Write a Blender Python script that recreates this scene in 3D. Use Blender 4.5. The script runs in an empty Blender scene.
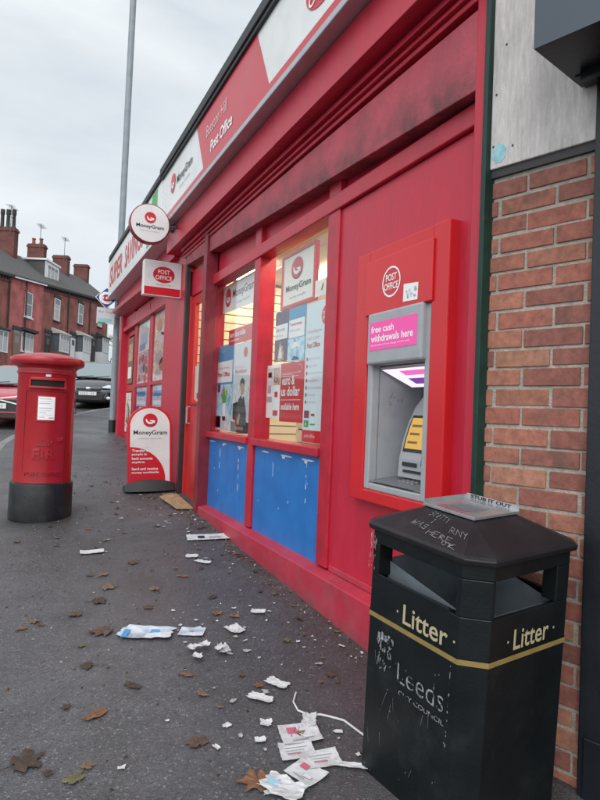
import bpy, math, random
from mathutils import Vector, Matrix
random.seed(7)
R=math.radians
S=bpy.context.scene; COL=S.collection

# ------------------------------------------------------------------ materials
MATS={}
def nt_new(name):
    m=bpy.data.materials.new(name); m.use_nodes=True
    nt=m.node_tree; nt.nodes.clear()
    out=nt.nodes.new('ShaderNodeOutputMaterial'); return m,nt,out
def N(nt,t,**kw):
    n=nt.nodes.new(t)
    for k,v in kw.items(): setattr(n,k,v)
    return n
def mat(name,col,rough=.5,metal=0.,var=.0,vscale=6.,bump=0.,bscale=60.,spec=.5,stretch=None,dirt=None,dscale=2.5,damt=.5,dlo=.5,dhi=.75,coat=0.,grime=None,chips=None,grain=0.):
    """principled with tonal noise, optional dirt patches and bump; object-space coordinates"""
    if name in MATS: return MATS[name]
    m,nt,out=nt_new(name); L=nt.links
    p=N(nt,'ShaderNodeBsdfPrincipled'); L.new(p.outputs[0],out.inputs[0])
    p.inputs['Roughness'].default_value=rough; p.inputs['Metallic'].default_value=metal
    p.inputs['Specular IOR Level'].default_value=spec
    if coat: p.inputs['Coat Weight'].default_value=coat; p.inputs['Coat Roughness'].default_value=.08
    c=(*col,1); p.inputs['Base Color'].default_value=c
    if var or bump or dirt or grime or chips:
        tc=N(nt,'ShaderNodeTexCoord'); src=tc.outputs['Object']
        if stretch:
            mp=N(nt,'ShaderNodeMapping'); mp.inputs['Scale'].default_value=stretch; L.new(src,mp.inputs[0]); src=mp.outputs[0]
        last=None
        if var:
            n=N(nt,'ShaderNodeTexNoise'); n.inputs['Scale'].default_value=vscale; n.inputs['Detail'].default_value=6; L.new(src,n.inputs['Vector'])
            mx=N(nt,'ShaderNodeMix',data_type='RGBA')
            mr=N(nt,'ShaderNodeMapRange'); mr.inputs[1].default_value=.3; mr.inputs[2].default_value=.7; L.new(n.outputs[0],mr.inputs[0])
            L.new(mr.outputs[0],mx.inputs[0])
            mx.inputs[6].default_value=(*[x*(1-var) for x in col],1); mx.inputs[7].default_value=(*[min(1,x*(1+var)) for x in col],1)
            last=mx.outputs[2]
            rr=N(nt,'ShaderNodeMapRange'); rr.inputs[3].default_value=max(.03,rough-.1); rr.inputs[4].default_value=min(1,rough+.1); L.new(n.outputs[0],rr.inputs[0]); L.new(rr.outputs[0],p.inputs['Roughness'])
        if dirt:
            n=N(nt,'ShaderNodeTexNoise'); n.inputs['Scale'].default_value=dscale; n.inputs['Detail'].default_value=9; n.inputs['Roughness'].default_value=.65; L.new(src,n.inputs['Vector'])
            mr=N(nt,'ShaderNodeMapRange'); mr.inputs[1].default_value=dlo; mr.inputs[2].default_value=dhi; mr.inputs[4].default_value=damt; L.new(n.outputs[0],mr.inputs[0])
            mx=N(nt,'ShaderNodeMix',data_type='RGBA'); L.new(mr.outputs[0],mx.inputs[0])
            if last: L.new(last,mx.inputs[6])
            else: mx.inputs[6].default_value=c
            mx.inputs[7].default_value=(*dirt,1); last=mx.outputs[2]
        if chips:      # flaked spots showing what is under the paint
            n=N(nt,'ShaderNodeTexNoise'); n.inputs['Scale'].default_value=chips[1]; n.inputs['Detail'].default_value=10; n.inputs['Roughness'].default_value=.7; L.new(tc.outputs['Object'],n.inputs['Vector'])
            mr=N(nt,'ShaderNodeMapRange'); mr.inputs[1].default_value=chips[2]; mr.inputs[2].default_value=chips[2]+.012; mr.inputs[4].default_value=.85; L.new(n.outputs[0],mr.inputs[0])
            mx=N(nt,'ShaderNodeMix',data_type='RGBA'); L.new(mr.outputs[0],mx.inputs[0])
            if last: L.new(last,mx.inputs[6])
            else: mx.inputs[6].default_value=c
            mx.inputs[7].default_value=(*chips[0],1); last=mx.outputs[2]
        if grime:      # band of dirt along an edge: (z at y=0, slope along y, height, colour, amount)
            g0,g1,gh,gc,ga=grime
            sp=N(nt,'ShaderNodeSeparateXYZ'); L.new(tc.outputs['Object'],sp.inputs[0])
            ml=N(nt,'ShaderNodeMath',operation='MULTIPLY_ADD'); ml.inputs[1].default_value=-g1; L.new(sp.outputs[1],ml.inputs[0]); L.new(sp.outputs[2],ml.inputs[2])
            mr=N(nt,'ShaderNodeMapRange',interpolation_type='SMOOTHSTEP'); mr.inputs[1].default_value=g0+gh; mr.inputs[2].default_value=g0; L.new(ml.outputs[0],mr.inputs[0])
            n=N(nt,'ShaderNodeTexNoise'); n.inputs['Scale'].default_value=7; n.inputs['Detail'].default_value=9; n.inputs['Roughness'].default_value=.72; L.new(tc.outputs['Object'],n.inputs['Vector'])
            n2=N(nt,'ShaderNodeMapRange'); n2.inputs[1].default_value=.36; n2.inputs[2].default_value=.62; n2.inputs[4].default_value=ga; L.new(n.outputs[0],n2.inputs[0])
            mm=N(nt,'ShaderNodeMath',operation='MULTIPLY'); L.new(mr.outputs[0],mm.inputs[0]); L.new(n2.outputs[0],mm.inputs[1])
            mx=N(nt,'ShaderNodeMix',data_type='RGBA'); L.new(mm.outputs[0],mx.inputs[0])
            if last: L.new(last,mx.inputs[6])
            else: mx.inputs[6].default_value=c
            mx.inputs[7].default_value=(*gc,1); last=mx.outputs[2]
        if last: L.new(last,p.inputs['Base Color'])
        if bump:
            n=N(nt,'ShaderNodeTexNoise'); n.inputs['Scale'].default_value=bscale; n.inputs['Detail'].default_value=5; L.new(src,n.inputs['Vector'])
            b=N(nt,'ShaderNodeBump'); b.inputs['Strength'].default_value=bump; b.inputs['Distance'].default_value=.01; L.new(n.outputs[0],b.inputs['Height']); L.new(b.outputs[0],p.inputs['Normal'])
    MATS[name]=m; return m
def emat(name,col,s):
    m,nt,out=nt_new(name); e=N(nt,'ShaderNodeEmission'); e.inputs[0].default_value=(*col,1); e.inputs[1].default_value=s
    nt.links.new(e.outputs[0],out.inputs[0]); MATS[name]=m; return m
def glassmat(name,tint=(.975,.985,.98),refl=1.0):
    m,nt,out=nt_new(name); L=nt.links
    t=N(nt,'ShaderNodeBsdfTransparent'); t.inputs[0].default_value=(*tint,1)
    g=N(nt,'ShaderNodeBsdfGlossy'); g.inputs['Roughness'].default_value=.02; g.inputs[0].default_value=(refl,refl,refl,1)
    lw=N(nt,'ShaderNodeLayerWeight'); lw.inputs[0].default_value=.5
    pw=N(nt,'ShaderNodeMath',operation='POWER'); pw.inputs[1].default_value=4.5; L.new(lw.outputs['Facing'],pw.inputs[0])
    f=N(nt,'ShaderNodeMath',operation='MULTIPLY_ADD'); f.inputs[1].default_value=.55; f.inputs[2].default_value=.035; L.new(pw.outputs[0],f.inputs[0])
    mx=N(nt,'ShaderNodeMixShader'); L.new(f.outputs[0],mx.inputs[0]); L.new(t.outputs[0],mx.inputs[1]); L.new(g.outputs[0],mx.inputs[2]); L.new(mx.outputs[0],out.inputs[0])
    MATS[name]=m; return m

RED=mat('red_paint',(.47,.015,.040),.36,var=.08,vscale=2.0,bump=.14,bscale=9,stretch=(5,5,1.6),dirt=(.30,.02,.035),dscale=.8,damt=.35,dlo=.5,dhi=.8,chips=((.12,.02,.02),26,.735))
RED2=mat('red_frame_paint',(.43,.014,.034),.34,var=.12,vscale=5,bump=.10,bscale=50,dirt=(.17,.012,.02),dscale=6,damt=.6,chips=((.40,.22,.2),38,.725))
PLINTH=mat('scuffed_red_plinth_paint',(.41,.024,.05),.5,var=.15,vscale=4,bump=.2,bscale=35,dirt=(.30,.085,.10),dscale=5,damt=.7,dlo=.45,dhi=.8,grime=(-.01+.0,.052,.11,(.12,.055,.055),.6),chips=((.45,.30,.28),30,.70))
LINTEL=mat('weathered_red_lintel',(.42,.06,.085),.55,var=.2,vscale=5,bump=.35,bscale=45,dirt=(.16,.05,.05),dscale=4.5,damt=.7,dlo=.45,dhi=.75,grime=(2.52,.0565,.16,(.05,.022,.022),.7),chips=((.45,.36,.35),60,.70))
MAROON=mat('maroon_guide_rail',(.17,.012,.022),.45,var=.2,vscale=9)
DKGUIDE=mat('dark_shutter_guide',(.025,.02,.022),.5,var=.2)
ATMRED=mat('glossy_atm_red',(.55,.014,.020),.28,var=.05,vscale=3)
ATMRED2=mat('atm_header_red',(.58,.02,.026),.3,var=.05,vscale=3)
DOORRED=mat('door_red_warm_lit',(.46,.022,.024),.4,var=.1,vscale=4)  # orange cast of the warm shop light put into the door's red
PRED=mat('print_red',(.55,.008,.02),.35)
PWHITE=mat('print_white',(.80,.80,.80),.4)
PCREAM=mat('print_cream',(.78,.75,.68),.4)
PBLUE=mat('print_blue',(.05,.28,.50),.4)
PSKY=mat('print_pale_blue',(.30,.55,.68),.4)
PNAVY=mat('print_navy',(.012,.025,.10),.4)
PBLACK=mat('print_black',(.02,.02,.022),.4)
PGREY=mat('print_grey',(.35,.36,.38),.4)
PLGREY=mat('print_light_grey',(.6,.61,.63),.4)
PPINK=mat('print_pink',(.85,.12,.38),.35)
PPALEPINK=mat('print_pale_pink',(.75,.5,.52),.4)
PGREEN=mat('print_green',(.03,.33,.06),.4)
PSKIN=mat('print_skin_tone',(.50,.28,.18),.4)
PBROWN=mat('print_brown',(.20,.11,.06),.4)
def photo(name,cols,sc,stretch=(1,1,1)):
    m,nt,out=nt_new(name); L=nt.links
    p=N(nt,'ShaderNodeBsdfPrincipled'); L.new(p.outputs[0],out.inputs[0]); p.inputs['Roughness'].default_value=.4
    tc=N(nt,'ShaderNodeTexCoord'); mp=N(nt,'ShaderNodeMapping'); mp.inputs['Scale'].default_value=stretch; L.new(tc.outputs['Object'],mp.inputs[0])
    n=N(nt,'ShaderNodeTexNoise'); n.inputs['Scale'].default_value=sc; n.inputs['Detail'].default_value=5; n.inputs['Distortion'].default_value=1.2; L.new(mp.outputs[0],n.inputs['Vector'])
    cr=N(nt,'ShaderNodeValToRGB'); L.new(n.outputs[0],cr.inputs[0]); el=cr.color_ramp.elements
    while len(el)<len(cols): el.new(.5)
    for i,c in enumerate(cols): el[i].position=.28+.44*i/(len(cols)-1); el[i].color=(*c,1)
    L.new(cr.outputs[0],p.inputs['Base Color']); MATS[name]=m; return m
PH_FOOD=photo('photo_food',[(.85,.83,.80),(.84,.82,.79),(.45,.30,.2),(.82,.78,.73),(.22,.15,.1),(.85,.82,.79)],6)
PH_GOODS=photo('photo_goods',[(.78,.78,.80),(.55,.04,.05),(.75,.76,.78),(.05,.08,.30),(.72,.72,.74),(.30,.10,.08),(.78,.78,.8)],9)
PH_FACE=photo('photo_people',[(.10,.05,.04),(.45,.24,.15),(.62,.40,.28),(.05,.04,.04),(.55,.33,.2)],16)
PH_COOL=photo('photo_cool',[(.05,.25,.45),(.25,.52,.66),(.62,.74,.8),(.12,.38,.56)],10)
PH_DESK=photo('photo_office',[(.62,.65,.68),(.42,.45,.5),(.70,.72,.74),(.3,.33,.36)],11)
PH_NIGHT=photo('photo_night',[(.008,.012,.05),(.02,.03,.12),(.10,.05,.10),(.01,.015,.05)],14)
PPURPLE=mat('print_violet',(.10,.06,.28),.4)
SIGNW=mat('sign_white_acrylic',(.70,.71,.70),.3,var=.06,vscale=3,dirt=(.45,.44,.42),dscale=4,damt=.35)
SIGNR=mat('sign_red_acrylic',(.52,.02,.04),.3,var=.05,vscale=2)
SILVER=mat('silver_trim',(.45,.46,.48),.35,metal=.6,var=.1)
DARKTRIM=mat('dark_roof_trim',(.03,.034,.036),.6,var=.25,vscale=8,bump=.2)
FELT=mat('dark_roof_felt',(.045,.047,.05),.85,var=.25,bump=.4,bscale=80)
STEELG=mat('atm_grey_plastic',(.33,.345,.36),.35,var=.06,vscale=10,dirt=(.2,.2,.2),dscale=9,damt=.3)
STEELD=mat('atm_dark_grey',(.13,.135,.15),.4,var=.1,vscale=10)
KEYM=mat('atm_key_metal',(.35,.35,.36),.3,metal=.7)
GREEN=mat('dark_green_paint',(.0025,.028,.019),.5,var=.3,vscale=12,dirt=(.05,.06,.05),dscale=18,damt=.4,dlo=.62,dhi=.75)
BLACKB=mat('bin_black_plastic',(.0045,.0065,.0075),.40,var=.25,vscale=9,bump=.10,bscale=120,dirt=(.040,.044,.045),dscale=6,damt=.5,dlo=.56,dhi=.85,spec=.35)
LIDB=mat('bin_lid_black',(.0125,.011,.0135),.42,var=.2,vscale=7,bump=.12,bscale=140,dirt=(.05,.046,.05),dscale=7,damt=.35,dlo=.52,dhi=.85,spec=.35)
GOLD=mat('gold_band',(.24,.17,.055),.42,var=.12,vscale=20)
GOLDT=mat('gold_lettering',(.42,.36,.22),.45)
GREYT=mat('worn_grey_print',(.26,.27,.28),.6,var=.3,vscale=60,dirt=(.008,.01,.011),dscale=34,damt=1.,dlo=.50,dhi=.56)
STUBM=mat('stub_plate_steel',(.50,.51,.52),.32,metal=.75,var=.1,vscale=20)
SCRATCH=mat('pale_scratch',(.24,.24,.245),.7,var=.4,vscale=80)
NAVYBLK=mat('navy_black_paint',(.006,.008,.012),.4,var=.25,vscale=6,bump=.08)
BOXF=mat('blue_grey_box_paint',(.045,.06,.078),.42,var=.12,vscale=4)
BOARD=None
MORTAR=mat('mortar',(.35,.31,.26),.95,var=.2,vscale=30,bump=.6,bscale=120,dirt=(.24,.21,.18),dscale=9,damt=.5)
PBOX=mat('pillar_box_red',(.34,.009,.016),.3,var=.1,vscale=5,bump=.06,bscale=50,dirt=(.16,.012,.014),dscale=5,damt=.6,chips=((.14,.03,.03),30,.72))
PBOXTOP=PBOX
PBLK=mat('pillar_base_black',(.010,.011,.012),.35,var=.3,vscale=8,bump=.1,dirt=(.05,.05,.05),dscale=6,damt=.5)
SLOTB=mat('slot_black',(.004,.003,.003),.8)
LAMPM=mat('galvanised_post',(.22,.25,.27),.5,var=.12,vscale=6,bump=.05,dirt=(.13,.14,.15),dscale=4,damt=.5)
KERBM=mat('pale_kerb_stone',(.19,.185,.18),.85,var=.2,vscale=8,bump=.3)
RUBBER=mat('tyre_rubber',(.012,.012,.013),.7)
RIM=mat('wheel_rim',(.35,.36,.37),.35,metal=.7)
CARGLASS=mat('car_glass',(.16,.20,.21),.05,spec=1.,coat=.5)  # base colour lightened to stand in for sky reflected in the glass
CARBLK=mat('black_car_paint',(.012,.013,.016),.2,coat=.6,spec=.6)
CARRED=mat('red_car_paint',(.42,.015,.035),.25,coat=.6)
CARWHT=mat('white_car_paint',(.62,.64,.66),.25,coat=.5)
BLKPL=mat('black_trim_plastic',(.012,.013,.014),.45)
CHROME=mat('chrome_trim',(.7,.7,.72),.15,metal=1.)
LENS=mat('headlight_lens',(.55,.58,.6),.08,spec=.9,coat=.6)
PLATE=mat('number_plate_white',(.62,.62,.60),.4)
SLATE=mat('slate_roof',(.075,.072,.07),.8,var=.45,vscale=6,bump=.6,bscale=16,stretch=(3,1,3),dirt=(.10,.085,.065),dscale=.5,damt=.5)
UPVC=mat('white_window_frame',(.72,.73,.74),.4,var=.05)
PANE=mat('dark_window_pane',(.10,.115,.125),.08,spec=.8)
CURT=mat('net_curtain',(.48,.48,.47),.9,var=.2,vscale=12,stretch=(1,3,.3))
POT=mat('terracotta_pot',(.20,.075,.05),.9,var=.25)
DARKPOT=mat('sooty_pot',(.05,.04,.038),.9,var=.3)
SOOT=mat('sooty_stone',(.045,.042,.04),.85,var=.3)
AERIAL=mat('aerial_metal',(.12,.12,.13),.5,metal=.5)
CREAMST=mat('cream_painted_stone',(.55,.52,.45),.7,var=.15)
SLATW=mat('cream_slatwall',(.62,.55,.42),.6,var=.06,vscale=2)
GROOVE=mat('slat_groove',(.05,.04,.03),.8)
INTW=mat('interior_cream_wall',(.60,.53,.40),.8,var=.05)
CEILM=mat('ceiling_tile',(.62,.57,.46),.85,var=.05)
FLOORM=mat('interior_floor',(.18,.15,.12),.6,var=.2)
SHELF=mat('shelf_white',(.6,.57,.5),.6)
TUBE=emat('fluorescent_tube',(1.0,.84,.60),33.0)
SCREENE=emat('atm_screen_amber',(1.0,.62,.16),.75)
LEDP=emat('atm_lit_canopy',(1.0,.86,1.0),1.1)
CANP=emat('canopy_lit_pink',(1.,.2,.6),.9); CANV=emat('canopy_lit_violet',(.35,.12,.6),.6)
PINKL=emat('atm_lit_pink_label',(1.0,.16,.50),.85)
GLASS=glassmat('shop_glass')
PANEGL=glassmat('door_glass')
CARD=mat('cardboard_mat',(.34,.22,.12),.9,var=.3,vscale=14,bump=.5,dirt=(.12,.09,.06),dscale=9,damt=.6)
PAPER=mat('paper_white',(.54,.54,.55),.8,var=.10,vscale=25,dirt=(.22,.20,.19),dscale=16,damt=.75,dlo=.46,dhi=.72)
PAPERD=mat('paper_dirty',(.33,.32,.31),.85,var=.2,vscale=30,dirt=(.16,.14,.13),dscale=26,damt=.7)
PAPERB=mat('newsprint_blue_grey',(.36,.42,.50),.8,var=.35,vscale=18,dirt=(.6,.62,.64),dscale=12,damt=.7,dlo=.45,dhi=.6)
PINKINK=mat('pink_ink',(.45,.10,.16),.8)
LEAF=[mat('leaf_brown',(.080,.045,.028),.75,var=.4,vscale=30,bump=.4),mat('leaf_orange',(.155,.07,.033),.7,var=.4,vscale=30,bump=.4),
      mat('leaf_dark',(.045,.028,.02),.7,var=.4,vscale=30,bump=.4),mat('leaf_yellow_green',(.10,.092,.042),.7,var=.4,vscale=30,bump=.4),mat('leaf_tan',(.13,.09,.055),.75,var=.35,vscale=30,bump=.4)]
CABLE=mat('white_cable',(.6,.6,.6),.5)
CHIP=mat('bare_wood_chip',(.42,.26,.09),.8,var=.3,vscale=60)
BARK=mat('tree_bark',(.075,.062,.052),.9,var=.3)
TWIG=mat('bare_twig_grey',(.10,.095,.088),.9,var=.3)
BUSH=[mat('bush_dark_leaf',(.035,.045,.016),.7,var=.3),mat('bush_olive_leaf',(.085,.08,.025),.7,var=.3),mat('bush_brown_leaf',(.10,.06,.025),.7,var=.3)]

def colour_attr_mat(name,rough=.85,bump=.5,bscale=70):
    m,nt,out=nt_new(name); L=nt.links
    p=N(nt,'ShaderNodeBsdfPrincipled'); L.new(p.outputs[0],out.inputs[0]); p.inputs['Roughness'].default_value=rough
    a=N(nt,'ShaderNodeVertexColor',layer_name='Col'); tc=N(nt,'ShaderNodeTexCoord')
    n=N(nt,'ShaderNodeTexNoise'); n.inputs['Scale'].default_value=28; n.inputs['Detail'].default_value=9; n.inputs['Roughness'].default_value=.7; L.new(tc.outputs['Object'],n.inputs['Vector'])
    n2=N(nt,'ShaderNodeTexNoise'); n2.inputs['Scale'].default_value=6; n2.inputs['Detail'].default_value=6; n2.inputs['Roughness'].default_value=.65; L.new(tc.outputs['Object'],n2.inputs['Vector'])
    mr=N(nt,'ShaderNodeMapRange'); mr.inputs[1].default_value=.3; mr.inputs[2].default_value=.7; mr.inputs[3].default_value=.62; mr.inputs[4].default_value=1.3; L.new(n.outputs[0],mr.inputs[0])
    mx=N(nt,'ShaderNodeMix',data_type='RGBA',blend_type='MULTIPLY'); mx.inputs[0].default_value=1; L.new(a.outputs[0],mx.inputs[6]); L.new(mr.outputs[0],mx.inputs[7])
    mr2=N(nt,'ShaderNodeMapRange'); mr2.inputs[1].default_value=.56; mr2.inputs[2].default_value=.72; mr2.inputs[4].default_value=.75; L.new(n2.outputs[0],mr2.inputs[0])
    mx2=N(nt,'ShaderNodeMix',data_type='RGBA'); L.new(mr2.outputs[0],mx2.inputs[0]); L.new(mx.outputs[2],mx2.inputs[6]); mx2.inputs[7].default_value=(.085,.055,.046,1)
    L.new(mx2.outputs[2],p.inputs['Base Color'])
    b=N(nt,'ShaderNodeBump'); b.inputs['Strength'].default_value=bump; b.inputs['Distance'].default_value=.006; L.new(n.outputs[0],b.inputs['Height']); L.new(b.outputs[0],p.inputs['Normal'])
    MATS[name]=m; return m
BRICKF=colour_attr_mat('red_brick_faces')

def brickwall(name,c1,c2,mort,scale=1.):
    m,nt,out=nt_new(name); L=nt.links
    p=N(nt,'ShaderNodeBsdfPrincipled'); L.new(p.outputs[0],out.inputs[0]); p.inputs['Roughness'].default_value=.88
    tc=N(nt,'ShaderNodeTexCoord'); sx=N(nt,'ShaderNodeSeparateXYZ'); L.new(tc.outputs['Object'],sx.inputs[0])
    ad=N(nt,'ShaderNodeMath'); L.new(sx.outputs[0],ad.inputs[0]); L.new(sx.outputs[1],ad.inputs[1])
    cb=N(nt,'ShaderNodeCombineXYZ'); L.new(ad.outputs[0],cb.inputs[0]); L.new(sx.outputs[2],cb.inputs[1])
    b=N(nt,'ShaderNodeTexBrick'); L.new(cb.outputs[0],b.inputs['Vector']); b.inputs['Scale'].default_value=1
    b.inputs['Brick Width'].default_value=.23; b.inputs['Row Height'].default_value=.076; b.inputs['Mortar Size'].default_value=.006
    b.inputs['Color1'].default_value=(*c1,1); b.inputs['Color2'].default_value=(*c2,1); b.inputs['Mortar'].default_value=(*mort,1)
    n=N(nt,'ShaderNodeTexNoise'); n.inputs['Scale'].default_value=1.1; n.inputs['Detail'].default_value=8; L.new(tc.outputs['Object'],n.inputs['Vector'])
    mr=N(nt,'ShaderNodeMapRange'); mr.inputs[1].default_value=.3; mr.inputs[2].default_value=.7; mr.inputs[3].default_value=.6; mr.inputs[4].default_value=1.25; L.new(n.outputs[0],mr.inputs[0])
    mx=N(nt,'ShaderNodeMix',data_type='RGBA',blend_type='MULTIPLY'); mx.inputs[0].default_value=1; L.new(b.outputs[0],mx.inputs[6]); L.new(mr.outputs[0],mx.inputs[7])
    L.new(mx.outputs[2],p.inputs['Base Color']); MATS[name]=m; return m
BRK_BROWN=brickwall('terrace_brown_brick',(.33,.095,.074),(.25,.075,.06),(.2,.12,.105))
BRK_PINK=brickwall('terrace_painted_brick',(.52,.14,.135),(.46,.125,.12),(.42,.13,.12))
BRK_CHIM=brickwall('chimney_brick',(.15,.045,.036),(.11,.034,.03),(.09,.06,.05))
BRK_SHOP=brickwall('shop_rear_brick',(.22,.07,.05),(.17,.055,.04),(.25,.22,.2))

def asphalt(name,base,wet=.5):
    m,nt,out=nt_new(name); L=nt.links
    p=N(nt,'ShaderNodeBsdfPrincipled'); L.new(p.outputs[0],out.inputs[0])
    tc=N(nt,'ShaderNodeTexCoord'); O=tc.outputs['Object']
    def noise(s,d=6,r=.6):
        n=N(nt,'ShaderNodeTexNoise'); n.inputs['Scale'].default_value=s; n.inputs['Detail'].default_value=d; n.inputs['Roughness'].default_value=r; L.new(O,n.inputs['Vector']); return n.outputs[0]
    def mr(i,a,b,c,d):
        n=N(nt,'ShaderNodeMapRange'); n.inputs[1].default_value=a;n.inputs[2].default_value=b;n.inputs[3].default_value=c;n.inputs[4].default_value=d; L.new(i,n.inputs[0]); return n.outputs[0]
    def mul(a,b):
        x=N(nt,'ShaderNodeMix',data_type='RGBA',blend_type='MULTIPLY'); x.inputs[0].default_value=1
        L.new(a,x.inputs[6]); L.new(b,x.inputs[7]); return x.outputs[2]
    v=N(nt,'ShaderNodeTexVoronoi'); v.inputs['Scale'].default_value=150; L.new(O,v.inputs['Vector'])
    g=N(nt,'ShaderNodeSeparateColor'); L.new(v.outputs['Color'],g.inputs[0])
    big=noise(.9,5); mid=noise(5,8,.7); fine=noise(90,4)
    c=N(nt,'ShaderNodeRGB'); c.outputs[0].default_value=(*base,1)
    x=mul(c.outputs[0],mr(g.outputs[0],0,1,.72,1.32)); x=mul(x,mr(big,.3,.7,.78,1.2)); x=mul(x,mr(mid,.3,.7,.8,1.2)); x=mul(x,mr(fine,.25,.75,.8,1.2))
    # pale aggregate stones and gum spots
    st=mr(g.outputs[1],.955,.965,0,1)
    y=N(nt,'ShaderNodeMix',data_type='RGBA'); L.new(st,y.inputs[0]); L.new(x,y.inputs[6]); y.inputs[7].default_value=(*[b*2.3 for b in base],1)
    v2=N(nt,'ShaderNodeTexVoronoi'); v2.inputs['Scale'].default_value=3.2; v2.inputs['Randomness'].default_value=1; L.new(O,v2.inputs['Vector'])
    gum=mr(v2.outputs['Distance'],.045,.06,1,0)
    g2=N(nt,'ShaderNodeSeparateColor'); L.new(v2.outputs['Color'],g2.inputs[0]); gs=mr(g2.outputs[2],.55,.56,0,.55)
    mm=N(nt,'ShaderNodeMath',operation='MULTIPLY'); L.new(gum,mm.inputs[0]); L.new(gs,mm.inputs[1])
    z=N(nt,'ShaderNodeMix',data_type='RGBA'); L.new(mm.outputs[0],z.inputs[0]); L.new(y.outputs[2],z.inputs[6]); z.inputs[7].default_value=(.03,.028,.028,1)
    # reddish brown stains
    stn=mr(noise(1.6,3),.60,.72,0,.25)
    w=N(nt,'ShaderNodeMix',data_type='RGBA'); L.new(stn,w.inputs[0]); L.new(z.outputs[2],w.inputs[6]); w.inputs[7].default_value=(.055,.036,.032,1)
    sx=N(nt,'ShaderNodeSeparateXYZ'); L.new(O,sx.inputs[0])
    def math_(op,a_,b_):
        q=N(nt,'ShaderNodeMath',operation=op)
        for i_,v_ in ((0,a_),(1,b_)):
            if isinstance(v_,(int,float)): q.inputs[i_].default_value=v_
            else: L.new(v_,q.inputs[i_])
        return q.outputs[0]
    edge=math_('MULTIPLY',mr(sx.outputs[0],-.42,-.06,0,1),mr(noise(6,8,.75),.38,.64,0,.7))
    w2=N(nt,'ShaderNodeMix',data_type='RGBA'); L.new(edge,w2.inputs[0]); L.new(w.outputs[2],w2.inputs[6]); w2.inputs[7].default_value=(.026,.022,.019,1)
    # darker resurfaced patch with a straight edge
    pa=math_('MULTIPLY',mr(math_('ADD',sx.outputs[0],math_('MULTIPLY',sx.outputs[1],.12)),-.62,-.60,0,1),mr(sx.outputs[1],5.1,5.12,1,0)); pa=math_('MULTIPLY',pa,.16)
    w4=N(nt,'ShaderNodeMix',data_type='RGBA'); L.new(pa,w4.inputs[0]); L.new(w2.outputs[2],w4.inputs[6]); w4.inputs[7].default_value=(.036,.034,.034,1)
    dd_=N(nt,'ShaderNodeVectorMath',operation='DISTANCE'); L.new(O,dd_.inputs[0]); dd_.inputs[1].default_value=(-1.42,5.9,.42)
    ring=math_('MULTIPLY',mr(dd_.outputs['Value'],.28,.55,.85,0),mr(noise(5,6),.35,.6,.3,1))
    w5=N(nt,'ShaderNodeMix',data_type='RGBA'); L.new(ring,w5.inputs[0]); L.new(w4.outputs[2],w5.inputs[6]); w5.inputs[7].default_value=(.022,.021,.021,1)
    L.new(w5.outputs[2],p.inputs['Base Color'])
    L.new(mr(noise(1.3,5),.35,.65,wet-.12,wet+.2),p.inputs['Roughness'])
    b=N(nt,'ShaderNodeBump'); b.inputs['Strength'].default_value=.55; b.inputs['Distance'].default_value=.004
    ad=N(nt,'ShaderNodeMath'); L.new(v.outputs['Distance'],ad.inputs[0]); L.new(fine,ad.inputs[1]); L.new(ad.outputs[0],b.inputs['Height']); L.new(b.outputs[0],p.inputs['Normal'])
    MATS[name]=m; return m
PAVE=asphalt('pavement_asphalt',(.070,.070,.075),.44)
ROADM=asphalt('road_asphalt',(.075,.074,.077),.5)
EARTH=mat('rough_ground',(.06,.06,.045),.95,var=.3,vscale=.4)

def blue_panel_mat():
    m,nt,out=nt_new('peeling_blue_paint'); L=nt.links
    p=N(nt,'ShaderNodeBsdfPrincipled'); L.new(p.outputs[0],out.inputs[0]); p.inputs['Roughness'].default_value=.42
    tc=N(nt,'ShaderNodeTexCoord')
    mp=N(nt,'ShaderNodeMapping'); mp.inputs['Scale'].default_value=(16,16,2.6); L.new(tc.outputs['Object'],mp.inputs[0])
    n=N(nt,'ShaderNodeTexNoise'); n.inputs['Scale'].default_value=1.; n.inputs['Detail'].default_value=8; n.inputs['Roughness'].default_value=.72; L.new(mp.outputs[0],n.inputs['Vector'])
    mr=N(nt,'ShaderNodeMapRange'); mr.inputs[1].default_value=.668; mr.inputs[2].default_value=.69; L.new(n.outputs[0],mr.inputs[0])
    n2=N(nt,'ShaderNodeTexNoise'); n2.inputs['Scale'].default_value=5; n2.inputs['Detail'].default_value=5; L.new(tc.outputs['Object'],n2.inputs['Vector'])
    mb=N(nt,'ShaderNodeMix',data_type='RGBA'); L.new(n2.outputs[0],mb.inputs[0]); mb.inputs[6].default_value=(.006,.095,.33,1); mb.inputs[7].default_value=(.022,.20,.55,1)
    mx=N(nt,'ShaderNodeMix',data_type='RGBA'); L.new(mr.outputs[0],mx.inputs[0]); L.new(mb.outputs[2],mx.inputs[6]); mx.inputs[7].default_value=(.5,.56,.62,1)
    L.new(mx.outputs[2],p.inputs['Base Color'])
    b=N(nt,'ShaderNodeBump'); b.inputs['Strength'].default_value=.3; b.inputs['Distance'].default_value=.004; L.new(n.outputs[0],b.inputs['Height']); L.new(b.outputs[0],p.inputs['Normal'])
    return m
BLUEP=blue_panel_mat()
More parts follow.
